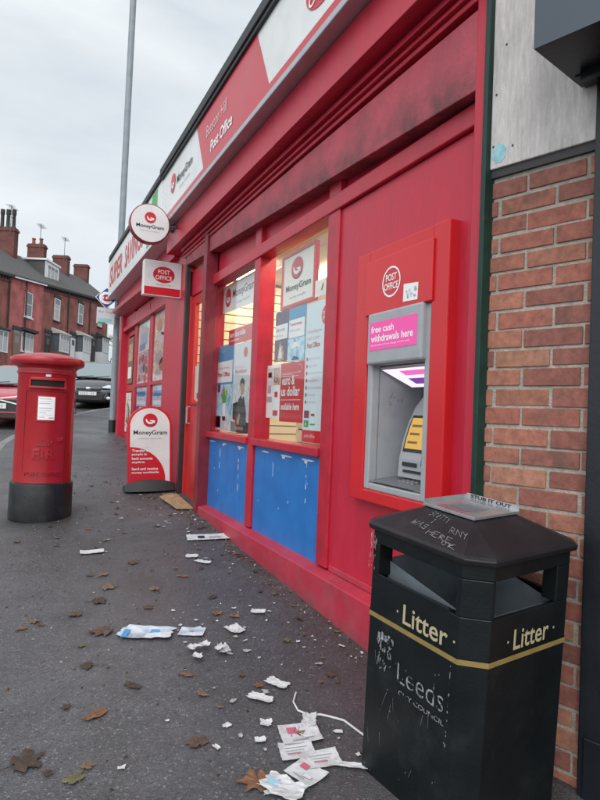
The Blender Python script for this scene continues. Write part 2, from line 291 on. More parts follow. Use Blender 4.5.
def board_mat():
    m,nt,out=nt_new('weathered_grey_board'); L=nt.links
    p=N(nt,'ShaderNodeBsdfPrincipled'); L.new(p.outputs[0],out.inputs[0]); p.inputs['Roughness'].default_value=.8
    tc=N(nt,'ShaderNodeTexCoord')
    def ns(sc,s,d,r=.6):
        mp=N(nt,'ShaderNodeMapping'); mp.inputs['Scale'].default_value=sc; L.new(tc.outputs['Object'],mp.inputs[0])
        n=N(nt,'ShaderNodeTexNoise'); n.inputs['Scale'].default_value=s; n.inputs['Detail'].default_value=d; n.inputs['Roughness'].default_value=r; L.new(mp.outputs[0],n.inputs['Vector']); return n.outputs[0]
    g0=ns((70,70,9),1,8,.75); q=N(nt,'ShaderNodeMapRange'); q.inputs[1].default_value=.36; q.inputs[2].default_value=.66; L.new(g0,q.inputs[0]); gr=q.outputs[0]; bl=ns((1,1,.5),5,8,.7)
    a=N(nt,'ShaderNodeMix',data_type='RGBA'); L.new(gr,a.inputs[0]); a.inputs[6].default_value=(.50,.455,.435,1); a.inputs[7].default_value=(.70,.655,.635,1)
    mr=N(nt,'ShaderNodeMapRange'); mr.inputs[1].default_value=.3; mr.inputs[2].default_value=.7; mr.inputs[3].default_value=.72; mr.inputs[4].default_value=1.16; L.new(bl,mr.inputs[0])
    x=N(nt,'ShaderNodeMix',data_type='RGBA',blend_type='MULTIPLY'); x.inputs[0].default_value=1; L.new(a.outputs[2],x.inputs[6]); L.new(mr.outputs[0],x.inputs[7])
    L.new(x.outputs[2],p.inputs['Base Color'])
    b=N(nt,'ShaderNodeBump'); b.inputs['Strength'].default_value=.4; b.inputs['Distance'].default_value=.004; L.new(gr,b.inputs['Height']); L.new(b.outputs[0],p.inputs['Normal'])
    return m
BOARD=board_mat()

# ------------------------------------------------------------------ mesh helpers
_tc={}
def text_geo(s,bold=0.):
    k=(s,bold)
    if k in _tc: return _tc[k]
    cu=bpy.data.curves.new('t','FONT'); cu.body=s; cu.resolution_u=3; cu.offset=bold; cu.align_x='LEFT'; cu.space_line=1.0
    o=bpy.data.objects.new('t',cu); COL.objects.link(o); dg=bpy.context.evaluated_depsgraph_get(); dg.update()
    me=bpy.data.meshes.new_from_object(o.evaluated_get(dg))
    vs=[(v.co.x,v.co.y) for v in me.vertices]; fs=[tuple(p.vertices) for p in me.polygons]
    bpy.data.objects.remove(o); bpy.data.curves.remove(cu); bpy.data.meshes.remove(me)
    x0=min(v[0] for v in vs);x1=max(v[0] for v in vs);y0=min(v[1] for v in vs);y1=max(v[1] for v in vs)
    vs=[((x-x0)/(x1-x0),(y-y0)/(y1-y0)) for x,y in vs]
    _tc[k]=(vs,fs,(x1-x0)/(y1-y0)); return _tc[k]
class MB:
    def __init__(s): s.v=[];s.f=[];s.m=[];s.mats=[];s.col=[]
    def mi(s,m):
        if m not in s.mats: s.mats.append(m)
        return s.mats.index(m)
    def add(s,vs,fs,m,col=None):
        o=len(s.v); s.v+=[Vector(v) for v in vs]; k=s.mi(m)
        for f in fs: s.f.append(tuple(o+i for i in f)); s.m.append(k); s.col.append(col)
        return s
    def box(s,x0,x1,y0,y1,z0,z1,m,col=None):
        vs=[(x,y,z) for x in (x0,x1) for y in (y0,y1) for z in (z0,z1)]
        return s.add(vs,[(0,1,3,2),(4,6,7,5),(0,4,5,1),(2,3,7,6),(0,2,6,4),(1,5,7,3)],m,col)
    def hexa(s,pts,m):  # 8 points same order as box (x,y,z)
        return s.add(pts,[(0,1,3,2),(4,6,7,5),(0,4,5,1),(2,3,7,6),(0,2,6,4),(1,5,7,3)],m)
    def prism(s,p2,O,U,V,t,m):
        """polygon p2 in plane O+u*U+v*V (front normal UxV), extruded t backwards; t=0: single sheet"""
        O=Vector(O);U=Vector(U);V=Vector(V);Nn=U.cross(V).normalized()
        a=[O+U*u+V*v for u,v in p2]; n=len(a)
        ar=sum(p2[i][0]*p2[(i+1)%n][1]-p2[(i+1)%n][0]*p2[i][1] for i in range(n))
        if ar<0: a=a[::-1]
        if t==0: return s.add(a,[tuple(range(n))],m)
        b=[q-Nn*t for q in a]
        return s.add(a+b,[tuple(range(n)),tuple(range(2*n-1,n-1,-1))]+[(i,i+n,(i+1)%n+n,(i+1)%n) for i in range(n)],m)
    def rect(s,u0,u1,v0,v1,O,U,V,t,m): return s.prism([(u0,v0),(u1,v0),(u1,v1),(u0,v1)],O,U,V,t,m)
    def tube(s,path,r,m,n=10,cap=True):
        P=[Vector(p) for p in path]; k=len(P); rs=r if isinstance(r,(list,tuple)) else [r]*k; vs=[];fs=[]
        for i in range(k):
            d=(P[min(i+1,k-1)]-P[max(i-1,0)]).normalized(); a=d.orthogonal().normalized() if i==0 else (pa-d*pa.dot(d)).normalized(); pa=a; b=d.cross(a)
            for j in range(n):
                t=2*math.pi*j/n; vs.append(P[i]+(a*math.cos(t)+b*math.sin(t))*rs[i])
        for i in range(k-1):
            for j in range(n): fs.append((i*n+j,i*n+(j+1)%n,(i+1)*n+(j+1)%n,(i+1)*n+j))
        if cap: fs.append(tuple(range(n-1,-1,-1))); fs.append(tuple((k-1)*n+j for j in range(n)))
        return s.add(vs,fs,m)
    def lathe(s,prof,m,n=48,c=(0,0,0)):
        vs=[];fs=[];k=len(prof)
        for r,z in prof:
            for j in range(n):
                t=2*math.pi*j/n; vs.append((c[0]+r*math.cos(t),c[1]+r*math.sin(t),c[2]+z))
        for i in range(k-1):
            for j in range(n): fs.append((i*n+j,i*n+(j+1)%n,(i+1)*n+(j+1)%n,(i+1)*n+j))
        fs.append(tuple(range(n-1,-1,-1))); fs.append(tuple((k-1)*n+j for j in range(n)))
        return s.add(vs,fs,m)
    def ellip(s,c,rx,ry,rz,m,n=16,k=10):
        vs=[];fs=[]
        for i in range(k+1):
            p=math.pi*i/k
            for j in range(n):
                t=2*math.pi*j/n; vs.append((c[0]+rx*math.sin(p)*math.cos(t),c[1]+ry*math.sin(p)*math.sin(t),c[2]-rz*math.cos(p)))
        for i in range(k):
            for j in range(n): fs.append((i*n+j,i*n+(j+1)%n,(i+1)*n+(j+1)%n,(i+1)*n+j))
        return s.add(vs,fs,m)
    def text(s,t,O,U,V,u,v,w,h,m,bold=.01,fn=None):
        """text fitted in a w x h box whose lower-left is (u,v) on plane O,U,V"""
        O=Vector(O);U=Vector(U);V=Vector(V); vs,fs,_=text_geo(t,bold)
        if fn: return s.add([fn(u+a*w,v+b*h) for a,b in vs],fs,m)
        return s.add([O+U*(u+a*w)+V*(v+b*h) for a,b in vs],fs,m)
    def moved(s,M):
        s.v=[M@v for v in s.v]; return s
def ell(cx,cy,rx,ry,n=36,a0=0,a1=360): return [(cx+rx*math.cos(R(a0+(a1-a0)*i/n)),cy+ry*math.sin(R(a0+(a1-a0)*i/n))) for i in range(n if a1-a0==360 else n+1)]
def tag(o,label=None,cat=None,group=None,kind=None):
    if label: o['label']=label
    if cat: o['category']=cat
    if group: o['group']=group
    if kind: o['kind']=kind
    return o
def build(name,mb,parent=None,world=True,bevel=0,smooth=None,loc=None):
    """link the collected geometry as ONE mesh object; world=True: coordinates are world ones, moved to the parent's base"""
    off=Vector((0,0,0))
    if world:
        if parent is not None:
            p=parent; 
            while p is not None: off+=p.location; p=p.parent
        elif loc is not None: off=Vector(loc)
    me=bpy.data.meshes.new(name); me.from_pydata([tuple(v-off) for v in mb.v],[],mb.f)
    for m in mb.mats: me.materials.append(m)
    for p,k in zip(me.polygons,mb.m): p.material_index=k
    if any(c is not None for c in mb.col):
        ca=me.color_attributes.new('Col','FLOAT_COLOR','CORNER')
        for p,c in zip(me.polygons,mb.col):
            for li in p.loop_indices: ca.data[li].color=(*(c or (.3,.3,.3)),1)
    me.validate(); me.update()
    if smooth is not None:
        for p in me.polygons: p.use_smooth=True
        me.set_sharp_from_angle(angle=R(smooth))
    o=bpy.data.objects.new(name,me); COL.objects.link(o)
    if parent is not None: o.parent=parent
    elif world and loc is not None: o.location=loc
    if bevel:
        b=o.modifiers.new('bevel','BEVEL'); b.width=bevel; b.segments=2; b.limit_method='ANGLE'; b.angle_limit=R(40); b.harden_normals=False
    return o
def thing(name,label,cat,loc,rz=0,group=None,rot=None):
    o=bpy.data.objects.new(name,None); COL.objects.link(o); o.location=loc; o.rotation_euler=rot or (0,0,rz); o.empty_display_size=.2
    return tag(o,label,cat,group)
def copy_tree(o,parent=None):
    c=o.copy(); COL.objects.link(c)
    if parent is not None: c.parent=parent
    for ch in o.children: copy_tree(ch,c)
    return c
def lerp(x,xs,ys):
    if x<=xs[0]: return ys[0]
    for i in range(len(xs)-1):
        if x<=xs[i+1]: return ys[i]+(ys[i+1]-ys[i])*(x-xs[i])/(xs[i+1]-xs[i])
    return ys[-1]
def zb(y): return lerp(y,[-20,0,6,11,22,45,90,200,600],[-.81,.19,.49,.915,1.60,3.2,7,15,30])
def zg(x,y): return zb(y)+.04*max(-3,min(0,x))
Y_=(0,-1,0); Z_=(0,0,1)            # facade prints: right = -Y, up = Z, facing the street (-X)

# ------------------------------------------------------------------ terrain, road, pavement
def kx(y): return lerp(y,[-30,0,6,10.5,11.5,14.5,17.6,19.2,22.8,30,45,70],[-3.3,-2.9,-2.35,-1.95,-1.78,-1.0,.15,.95,2.2,5.0,11.8,23.5])
def strip(y0,y1,step,xa,xb,nx,dz,m,name,zf=zg):
    mb=MB(); ys=[]; y=y0
    while y<y1: ys.append(y); y+=step
    ys.append(y1); vs=[];fs=[]
    for y in ys:
        a,b=xa(y),xb(y)
        for i in range(nx+1):
            x=a+(b-a)*i/nx; vs.append((x,y,zf(x,y)+dz))
    for j in range(len(ys)-1):
        for i in range(nx): k=j*(nx+1)+i; fs.append((k,k+1,k+nx+2,k+nx+1))
    mb.add(vs,fs,m); o=build(name,mb); o['kind']='structure'; return o
strip(-30,600,6,lambda y:-400,lambda y:400,40,-.45,EARTH,'ground')
strip(-30,70,.5,lambda y:kx(y)-7.5,lambda y:kx(y)+.05,8,-.11,ROADM,'road')
strip(-30,70,.25,lambda y:kx(y)+.13,lambda y:max(kx(y)+3.4,.5),12,0,PAVE,'pavement')
strip(-30,70,.5,lambda y:kx(y)-9.8,lambda y:kx(y)-7.5,4,0,PAVE,'far_pavement')
mb=MB(); yy=-12.
while yy<46:
    y1=yy+.9; a,b=kx(yy),kx(y1-.012)
    mb.hexa([(a,yy,zg(a,yy)-.3),(a,yy,zg(a,yy)+.004),(b,y1-.012,zg(b,y1)-.3),(b,y1-.012,zg(b,y1)+.004),
             (a+.13,yy,zg(a,yy)-.3),(a+.13,yy,zg(a,yy)+.006),(b+.13,y1-.012,zg(b,y1)-.3),(b+.13,y1-.012,zg(b,y1)+.006)],KERBM); yy=y1
o=build('kerb',mb,bevel=.01); o['kind']='structure'

# ------------------------------------------------------------------ post office shop
shop=thing('shop_building','red painted post office shopfront with blue panels under lit windows','shop',(0,4.3,.4))
P=lambda n,mb,**k: build(n,mb,shop,**k)
YA,YB=1.79,6.96
# plinth following the pavement slope
mb=MB(); mb.hexa([(-.08,YA,.05),(-.08,YA,.535),(-.08,5.70,.25),(-.08,5.70,.53),(.10,YA,.05),(.10,YA,.565),(.10,5.70,.25),(.10,5.70,.56)],PLINTH)
P('plinth',mb,bevel=.006)
mb=MB(); mb.box(.0,.06,YA+.02,3.08,.55,.585,PLINTH); P('ledge',mb,bevel=.004)
for y0,y1 in ((3.235,4.375),(4.505,5.655)):
    mb=MB(); mb.box(.012,.05,y0,y1,.545,1.195,BLUEP); sp=P('stall_panel',mb,bevel=.003)
    mb=MB(); rnd=random.Random(int(y0*100)+3)
    def flake(u,z,w_,h_):
        n=9; pts=[]
        for q in range(n):
            a_=2*math.pi*q/n; r_=rnd.uniform(.55,1.1); pts.append((-(u+math.cos(a_)*w_*r_),z+math.sin(a_)*h_*r_))
        mb.prism(pts,(.0108,0,0),Y_,Z_,.002,PLGREY)
    for k in range(3):      # torn tape left along the top, peeled runs down the boards
        u=y0+(y1-y0)*(.2+.32*k)+rnd.uniform(-.05,.05); z=1.165-rnd.random()*.02
        flake(u,z,rnd.uniform(.06,.13),.008)
        if k<2: flake(u+rnd.uniform(-.05,.05),z-.012,.03,.012)
    for k in range(2):
        u=y0+(y1-y0)*(.22+.45*k)+rnd.uniform(-.04,.04); zz=rnd.uniform(1.05,1.15); ze=rnd.uniform(.75,1.0)
        while zz>ze:
            l=rnd.uniform(.004,.05)*(1.3 if k==1 else .8); flake(u+rnd.gauss(0,.004),zz-l,rnd.uniform(.0015,.006),l); zz-=2*l+rnd.uniform(.0,.05)
    for k in range(4): flake(rnd.uniform(y0+.03,y1-.03),rnd.uniform(.6,1.15),.003,rnd.uniform(.003,.012))
    build('tape_remnant',mb,sp)
# frames
def post(n,y0,y1,z0,z1,x0,x1,m=RED2,bv=.006): mb=MB(); mb.box(x0,x1,y0,y1,z0,z1,m); return P(n,mb,bevel=bv)
post('window_post',3.09,3.23,.56,3.0,-.012,.14); post('window_post',4.38,4.50,.555,3.0,-.010,.13); post('window_post',5.66,5.78,.40,3.05,-.010,.13)
post('window_sill',3.232,4.378,1.195,1.25,-.03,.14); post('window_sill',4.502,5.658,1.195,1.25,-.03,.14)
post('window_rail',YA+.06,5.66,2.665,2.762,-.022,.10)
for y0,y1 in ((YA+.06,3.088),(3.232,4.378),(4.502,5.658)): post('transom_panel',y0,y1,2.763,3.15,.03,.06,RED,.002)
mb=MB(); a,b=YA+.05,3.088
for q in ((a,2.158,.552,2.66),(2.652,b,.552,2.66),(2.158,2.652,.552,1.10),(2.158,2.652,1.95,2.66)): mb.box(.004,.07,*q,RED)
P('cash_machine_panel',mb)
# glass, one pane per window with its slim bead
for y0,y1 in ((3.23,4.38),(4.50,5.66)):
    mb=MB(); mb.box(.058,.064,y0,y1,1.252,2.664,GLASS); w=P('window_pane',mb)
# pilasters, shutter guides
mb=MB(); mb.box(-.08,.10,1.79,1.862,.05,3.22,RED); P('pilaster',mb,bevel=.006)
mb=MB(); mb.box(-.045,.05,6.57,6.96,.3,3.24,RED); P('pilaster',mb,bevel=.008)
mb=MB(); mb.box(-.10,.02,5.60,5.70,.38,3.24,MAROON); P('shutter_guide',mb,bevel=.006)
mb=MB(); mb.box(-.072,.02,5.702,5.76,.38,3.20,DKGUIDE); P('shutter_guide',mb,bevel=.004)
mb=MB(); mb.box(-.062,-.012,6.505,6.565,.38,3.24,DKGUIDE); P('shutter_guide',mb,bevel=.004)
# lintel over the windows: its lower edge climbs towards the door
lz=lambda y:2.765+(y-1.862)*.0562
lt=lambda y:3.095+(y-1.862)*.0067
for ya,yb,xx in ((1.862,3.655,-.075),(3.659,5.598,-.073)):
    mb=MB(); mb.hexa([(xx,ya,lz(ya)),(xx,ya,lt(ya)),(xx,yb,lz(yb)),(xx,yb,lt(yb)),(.055,ya,lz(ya)+.01),(.055,ya,lt(ya)),(.055,yb,lz(yb)+.01),(.055,yb,lt(yb))],LINTEL); P('lintel',mb,bevel=.005)
mb=MB(); mb.hexa([(-.075,5.765,2.985),(-.075,5.765,3.12),(-.075,6.478,3.03),(-.075,6.478,3.15),(.055,5.765,2.985),(.055,5.765,3.12),(.055,6.478,3.03),(.055,6.478,3.15)],LINTEL); P('lintel',mb,bevel=.005)
mb=MB()
for x,z0,z1 in ((-.088,3.122,3.150),(-.108,3.152,3.166),(-.098,3.168,3.186),(-.125,3.188,3.212),(-.112,3.214,3.238)): mb.box(x,.06,1.864,6.56,z0,z1,RED2)
P('cornice_moulding',mb,bevel=.005)
mb=MB(); mb.box(-.20,.06,1.72,3.70,3.24,3.485,RED); P('fascia_board',mb,bevel=.004)
mb=MB(); mb.box(-.198,.06,3.704,6.96,3.24,3.485,RED); P('fascia_board',mb,bevel=.004)
mb=MB(); mb.box(-.17,.0,1.72,6.96,3.487,4.10,DKGUIDE); P('sign_backing',mb)
mb=MB(); mb.box(-.315,.2,1.70,6.98,4.125,4.215,DARKTRIM); mb.hexa([(.0,1.70,4.216),(.0,1.70,4.23),(.0,6.98,4.216),(.0,6.98,4.23),(5.2,1.70,4.216),(5.2,1.70,4.6),(5.2,6.98,4.216),(5.2,6.98,4.6)],FELT); P('roof',mb,bevel=.01)
# walls and interior shell
mb=MB(); mb.box(.14,5.2,1.86,1.96,0,4.1,BRK_SHOP); mb.box(.052,5.2,6.88,6.96,0,4.1,BRK_SHOP); mb.box(5.1,5.2,1.97,6.87,0,4.1,BRK_SHOP); P('wall',mb)
mb=MB(); mb.box(.18,5.05,1.97,2.0,.45,3.3,INTW); mb.box(5.0,5.05,2.0,6.8,.45,3.3,INTW); P('interior_wall',mb)
mb=MB(); mb.box(.07,5.0,2.0,6.8,3.02,3.06,CEILM); P('ceiling',mb)
mb=MB(); mb.box(.10,5.0,2.0,6.8,.42,.46,FLOORM); P('interior_floor',mb)
# slatted display wall along the far side of the shop and behind the right window
mb=MB()
z=.5
while z<3.0: mb.box(.08,4.9,6.80,6.83,z,z+.088,SLATW); z+=.1
mb.box(.07,4.9,6.832,6.86,.46,3.02,GROOVE); P('slat_wall',mb)
mb=MB(); z=1.2
while z<2.42: mb.box(.62,.64,3.28,4.95,z,z+.107,SLATW); z+=.12
mb.box(.642,.66,3.28,4.95,.46,2.42,GROOVE); P('slat_wall',mb)
mb=MB(); mb.box(.145,.62,3.25,5.64,1.16,1.19,SHELF); P('window_shelf',mb)
for (x,y,l) in ((.35,3.35,.9),(1.2,3.3,1.5),(1.2,5.0,1.5),(2.6,3.3,1.5),(2.6,5.0,1.5),(3.9,4.4,1.5),(.5,5.75,.9)):
    mb=MB(); mb.box(x,x+.16,y,y+l,2.985,3.015,TUBE); P('ceiling_light',mb)
# grids of the suspended ceiling
mb=MB()
for i in range(9): mb.box(.2+i*.6,.22+i*.6,2.0,6.79,3.008,3.019,SHELF)
P('ceiling_grid',mb)
# door set back between the guides
mb=MB(); mb.box(.008,.07,5.765,6.565,2.70,2.985,RED); P('door_transom',mb,bevel=.004)
mb=MB(); mb.box(-.01,.066,6.50,6.566,.47,2.699,DOORRED); P('door_jamb',mb,bevel=.004)
mb=MB()
mb.box(.02,.065,5.77,5.86,.47,2.69,DOORRED); mb.box(.02,.065,6.38,6.495,.47,2.69,DOORRED); mb.box(.02,.065,5.86,6.38,2.60,2.69,DOORRED); mb.box(.022,.063,5.86,6.38,.47,1.54,DOORRED)
mb.box(.016,.0215,5.92,6.26,.62,1.40,DOORRED)
d=P('door',mb,bevel=.005)
mb=MB(); mb.box(.03,.036,5.86,6.38,1.54,2.60,PANEGL); build('door_pane',mb,d)
mb=MB(); mb.box(.012,.0195,5.80,6.45,1.50,1.512,MAROON); build('door_rail',mb,d)
mb=MB(); mb.tube([(.02,6.43,1.30),(-.01,6.43,1.30),(-.01,6.43,1.48),(.02,6.43,1.48)],.009,STEELG,8); build('handle',mb,d,smooth=40)
mb=MB(); mb.box(-.07,.16,5.765,6.50,.36,.468,SOOT); P('door_step',mb,bevel=.008)

# fascia sign (a box sign fixed under the roof edge)
sg=thing('fascia_sign','long red and white shop sign under the roof edge of the post office','sign',(-.28,4.3,3.5))
X=-.28
F=lambda y0,y1,y0t,y1t,z0,z1:[(-y0,z0),(-y1,z0),(-y1t,z1),(-y0t,z1)]
mb=MB(); mb.box(-.276,-.175,1.72,6.95,3.50,4.115,SIGNW); build('sign_box',mb,sg)
O=(X,0,0)
mb=MB(); mb.prism(F(5.19,3.64,5.48,3.91,3.60,4.085),O,Y_,Z_,.003,SIGNR); mb.rect(-6.95,-1.72,3.535,3.60,O,Y_,Z_,.003,SIGNR); build('red_panel',mb,sg)
mb=MB(); mb.prism(ell(-2.86,3.83,.235,.15,40),O,Y_,Z_,.003,PRED); e=build('emblem',mb,sg)
mb=MB(); O2=(X-.0035,0,0); mb.text('POST',O2,Y_,Z_,-3.0,3.835,.28,.075,PWHITE,.02); mb.text('OFFICE',O2,Y_,Z_,-3.05,3.73,.38,.075,PWHITE,.02); build('lettering',mb,e)
mb=MB(); mb.text('Post Office',O2,Y_,Z_,-4.97,3.655,.58,.105,PWHITE,.025); mb.text('Beeston Hill',O2,Y_,Z_,-5.12,3.84,.57,.105,PPALEPINK,.0)
build('lettering',mb,sg)
def mg_logo(mb,O,U,V,cx,cy,rx,ry,lift,red=PRED,white=PWHITE,dark=None):
    Nn=Vector(U).cross(Vector(V)).normalized(); O=Vector(O)
    mb.prism(ell(cx,cy,rx,ry,32),O,U,V,0,red)
    if dark: mb.prism([(cx+rx*.0,cy-ry*.985)]+ell(cx,cy,rx*.985,ry*.985,18,-150,-20),O+Nn*lift*.4,U,V,0,dark)
    a=ell(cx,cy+ry*.05,rx*.62,ry*.62,18,165,335); b=ell(cx,cy+ry*.22,rx*.46,ry*.5,18,185,325)[::-1]
    pts=a+b
    for i in range(len(a)-1):
        mb.prism([a[i],a[i+1],b[-2-i],b[-1-i]],O+Nn*lift,U,V,0,white)
    mb.prism([(cx-.08*rx,cy+.02*ry),(cx+.62*rx,cy-.02*ry),(cx+.64*rx,cy-.5*ry),(cx+.42*rx,cy-.24*ry),(cx+.0*rx,cy-.12*ry)],O+Nn*lift*1.4,U,V,0,white)
mb=MB(); mg_logo(mb,(X-.002,0,0),Y_,Z_,-6.40,3.87,.10,.105,.0015); build('emblem',mb,sg)
mb=MB(); mb.text('MoneyGram',(X-.002,0,0),Y_,Z_,-6.22,3.775,.62,.115,PBLACK,.015); mb.text('money transfer',(X-.002,0,0),Y_,Z_,-6.1,3.705,.42,.04,PGREY,0); build('lettering',mb,sg)
mb=MB(); mb.box(-.295,-.17,1.72,6.95,3.487,3.532,SILVER); mb.box(-.30,-.17,1.72,6.95,4.088,4.124,DARKTRIM); build('edge_trim',mb,sg,bevel=.006)

# ------------------------------------------------------------------ cash machine
atm=thing('cash_machine','grey cash machine in a bright red surround beside the brick wall','cash machine',(.0,2.38,1.05))
ATM_IN=.012
A=lambda n,mb,p=None,**k: build(n,mb,p or atm,**k)
y0,y1,z0,z1=1.99,2.755,1.02,2.305; gy0,gy1,gz0,gz1=2.105,2.63,1.082,1.965
mb=MB(); mb.box(-.06,.016,y0,gy0,z0,z1,ATMRED); mb.box(-.06,.016,gy1,y1,z0,z1,ATMRED); mb.box(-.06,.016,gy0,gy1,z0,gz0,ATMRED); mb.box(-.06,.016,gy0,gy1,gz1,z1,ATMRED)
A('surround',mb,bevel=.006)
mb=MB(); mb.box(-.072,-.061,2.088,2.645,1.968,2.245,ATMRED2); hp=A('header_panel',mb,bevel=.004)
mb=MB(); O=(-.0735,0,0); c=(-2.405,2.108); n=40; a=ell(*c,.078,.075,n); b=ell(*c,.069,.066,n)
for i in range(n): j=(i+1)%n; mb.prism([a[i],a[j],b[j],b[i]],O,Y_,Z_,0,PWHITE)
mb.text('POST',O,Y_,Z_,-2.452,2.113,.092,.034,PWHITE,.02); mb.text('OFFICE',O,Y_,Z_,-2.465,2.070,.118,.034,PWHITE,.02); build('emblem',mb,hp)
mb=MB(); mb.prism([(-2.30,1.993),(-2.188,1.988),(-2.185,2.066),(-2.298,2.076)],(-.0735,0,0),Y_,Z_,.001,PWHITE)
rnd=random.Random(4)
for k in range(14):
    u=-2.28+rnd.random()*.075; v=2.0+rnd.random()*.055; mb.rect(u,u+rnd.uniform(.004,.02),v,v+rnd.uniform(.003,.012),(-.0750,0,0),Y_,Z_,0,PLGREY if k%3 else PGREY)
build('sticker',mb,hp)
# grey frame: columns, sill, recessed walls
rx=.26; cy0,cy1=2.150,2.585; rz0,rz1=1.150,1.70
mb=MB(); mb.box(-.052,-.0,gy0,cy0,gz0,gz1,STEELG); mb.box(-.052,-.0,cy1,gy1,gz0,gz1,STEELG); mb.box(-.052,.0,cy0,cy1,gz0,1.118,STEELG); A('frame',mb,bevel=.008)
mb=MB(); mb.box(-.082,-.0,cy0-.012,cy1+.012,1.712,1.972,STEELG); h=A('head_panel',mb,bevel=.012)
mb=MB(); O=(-.0845,0,0); mb.rect(-2.566,-2.17,1.782,1.922,O,Y_,Z_,.002,PINKL); lp=build('lit_label',mb,h)
mb=MB(); O=(-.0860,0,0); mb.text('free cash',O,Y_,Z_,-2.55,1.868,.20,.034,PWHITE,.02); mb.text('withdrawals here',O,Y_,Z_,-2.55,1.822,.355,.036,PWHITE,.02); mb.text('this machine will not charge you for cash',O,Y_,Z_,-2.55,1.800,.33,.011,PWHITE,0); build('lettering',mb,lp)
mb=MB(); mb.box(-.0,rx,cy1,cy1+.02,rz0-.03,1.95,STEELG); mb.box(-.0,rx,cy0-.02,cy0,rz0-.03,1.95,STEELG); mb.box(rx,rx+.02,cy0-.02,cy1+.02,rz0-.03,1.95,STEELD); mb.box(-.0,rx,cy0,cy1,1.705,1.72,STEELD); A('recess',mb)
mb=MB(); mb.hexa([(-.048,cy0,1.119),(-.048,cy0,1.128),(-.048,cy1,1.119),(-.048,cy1,1.128),(rx,cy0,1.119),(rx,cy0,1.17),(rx,cy1,1.119),(rx,cy1,1.17)],STEELD); sh=A('shelf',mb,bevel=.003)
mb=MB()
for i in range(4):
    for j in range(4): 
        x=.02+i*.028; y=2.30+j*.034; zz=1.133+.135*x+.006; mb.box(x,x+.02,y,y+.026,zz-.006,zz+.004,KEYM)
build('keypad',mb,sh,bevel=.002)
mb=MB(); mb.rect(-2.53,-2.20,1.122,1.127,(-.0495,0,0),Y_,Z_,.001,PBLACK); build('slot',mb,sh)
# curved console leaning back
prof=[(.06,1.16),(.065,1.25),(.085,1.34),(.115,1.43),(.155,1.51),(.205,1.57),(.255,1.60)]
mb=MB(); vs=[];fs=[]
for x,z in prof: vs+=[(x,cy0+.012,z),(x,cy1-.10,z),(rx,cy0+.012,z),(rx,cy1-.10,z)]
for i in range(len(prof)-1): a=i*4; fs+=[(a,a+1,a+5,a+4),(a+1,a+3,a+7,a+5),(a,a+4,a+6,a+2)]
fs.append((24,25,27,26)); mb.add(vs,fs,STEELG); cn=A('console',mb)
def conp(t,lift):
    for i in range(len(prof)-1):
        (xa,za),(xb,zb_)=prof[i],prof[i+1]
        if za<=t<=zb_: f=(t-za)/(zb_-za); n=Vector((-(zb_-za),0,xb-xa)).normalized(); return Vector((xa+(xb-xa)*f,0,t))+n*lift
mb=MB()
def cpatch(mb,ya,yb,za,zb_,lift,m,k=3):
    vs=[];fs=[]
    for i in range(k+1):
        q=conp(za+(zb_-za)*i/k,lift); vs+=[(q.x,ya,q.z),(q.x,yb,q.z)]
    for i in range(k): fs.append((2*i,2*i+1,2*i+3,2*i+2))
    mb.add(vs,fs,m)
cpatch(mb,2.185,2.465,1.285,1.465,.004,PBLACK); b=build('screen_bezel',mb,cn)
mb=MB(); cpatch(mb,2.20,2.45,1.30,1.45,.008,SCREENE); sc=build('screen',mb,b)
mb=MB()
for i,z in enumerate((1.325,1.365,1.405)): cpatch(mb,2.35,2.43,z,z+.012,.011,PBROWN,1); cpatch(mb,2.22,2.28,z,z+.02,.011,PBROWN,1)
build('screen_text',mb,sc)
mb=MB(); cpatch(mb,2.20,2.30,1.225,1.262,.005,PNAVY,1); cpatch(mb,2.33,2.45,1.215,1.235,.005,PBLACK,1); cpatch(mb,2.21,2.44,1.185,1.198,.005,PBLACK,1); build('card_slot',mb,cn)
# lit canopy sloping under the head
mb=MB(); mb.add([(.0,cy0+.004,1.692),(.0,2.572,1.692),(.17,2.545,1.612),(.17,cy0+.004,1.612)],[(0,1,2,3)],LEDP); cp=A('lit_canopy',mb)
mb=MB()
for (ya,yb,fa,fb,m) in ((2.24,2.44,.10,.34,CANP),(2.19,2.28,.5,.8,CANV),(2.32,2.46,.5,.8,CANV)):
    g=lambda y,f:(.17*f-.0015,y,1.692-.08*f-.002); mb.add([g(ya,fa),g(yb,fa),g(yb,fb),g(ya,fb)],[(0,1,2,3)],m)
build('canopy_print',mb,cp)
# scratches on the far inner wall
mb=MB(); rnd=random.Random(8)
for k in range(10):
    x=.05+rnd.random()*.09; z=1.50+rnd.random()*.07; mb.add([(x,cy1-.0015,z),(x+rnd.uniform(.004,.02),cy1-.0015,z+rnd.uniform(-.012,.012)),(x+.012,cy1-.0015,z+.02)],[(0,1,2)],SCRATCH)
A('scratch',mb)
# chipped paint to the right of the surround
mb=MB(); mb.prism([(-1.893,1.905),(-1.882,1.878),(-1.868,1.868),(-1.869,1.893),(-1.858,1.905),(-1.866,1.918),(-1.872,1.945),(-1.882,1.93),(-1.879,1.912)],(.0025,0,0),Y_,Z_,.002,CHIP); P('paint_chip',mb)

atm.location.x+=ATM_IN; atm.location.y+=.035
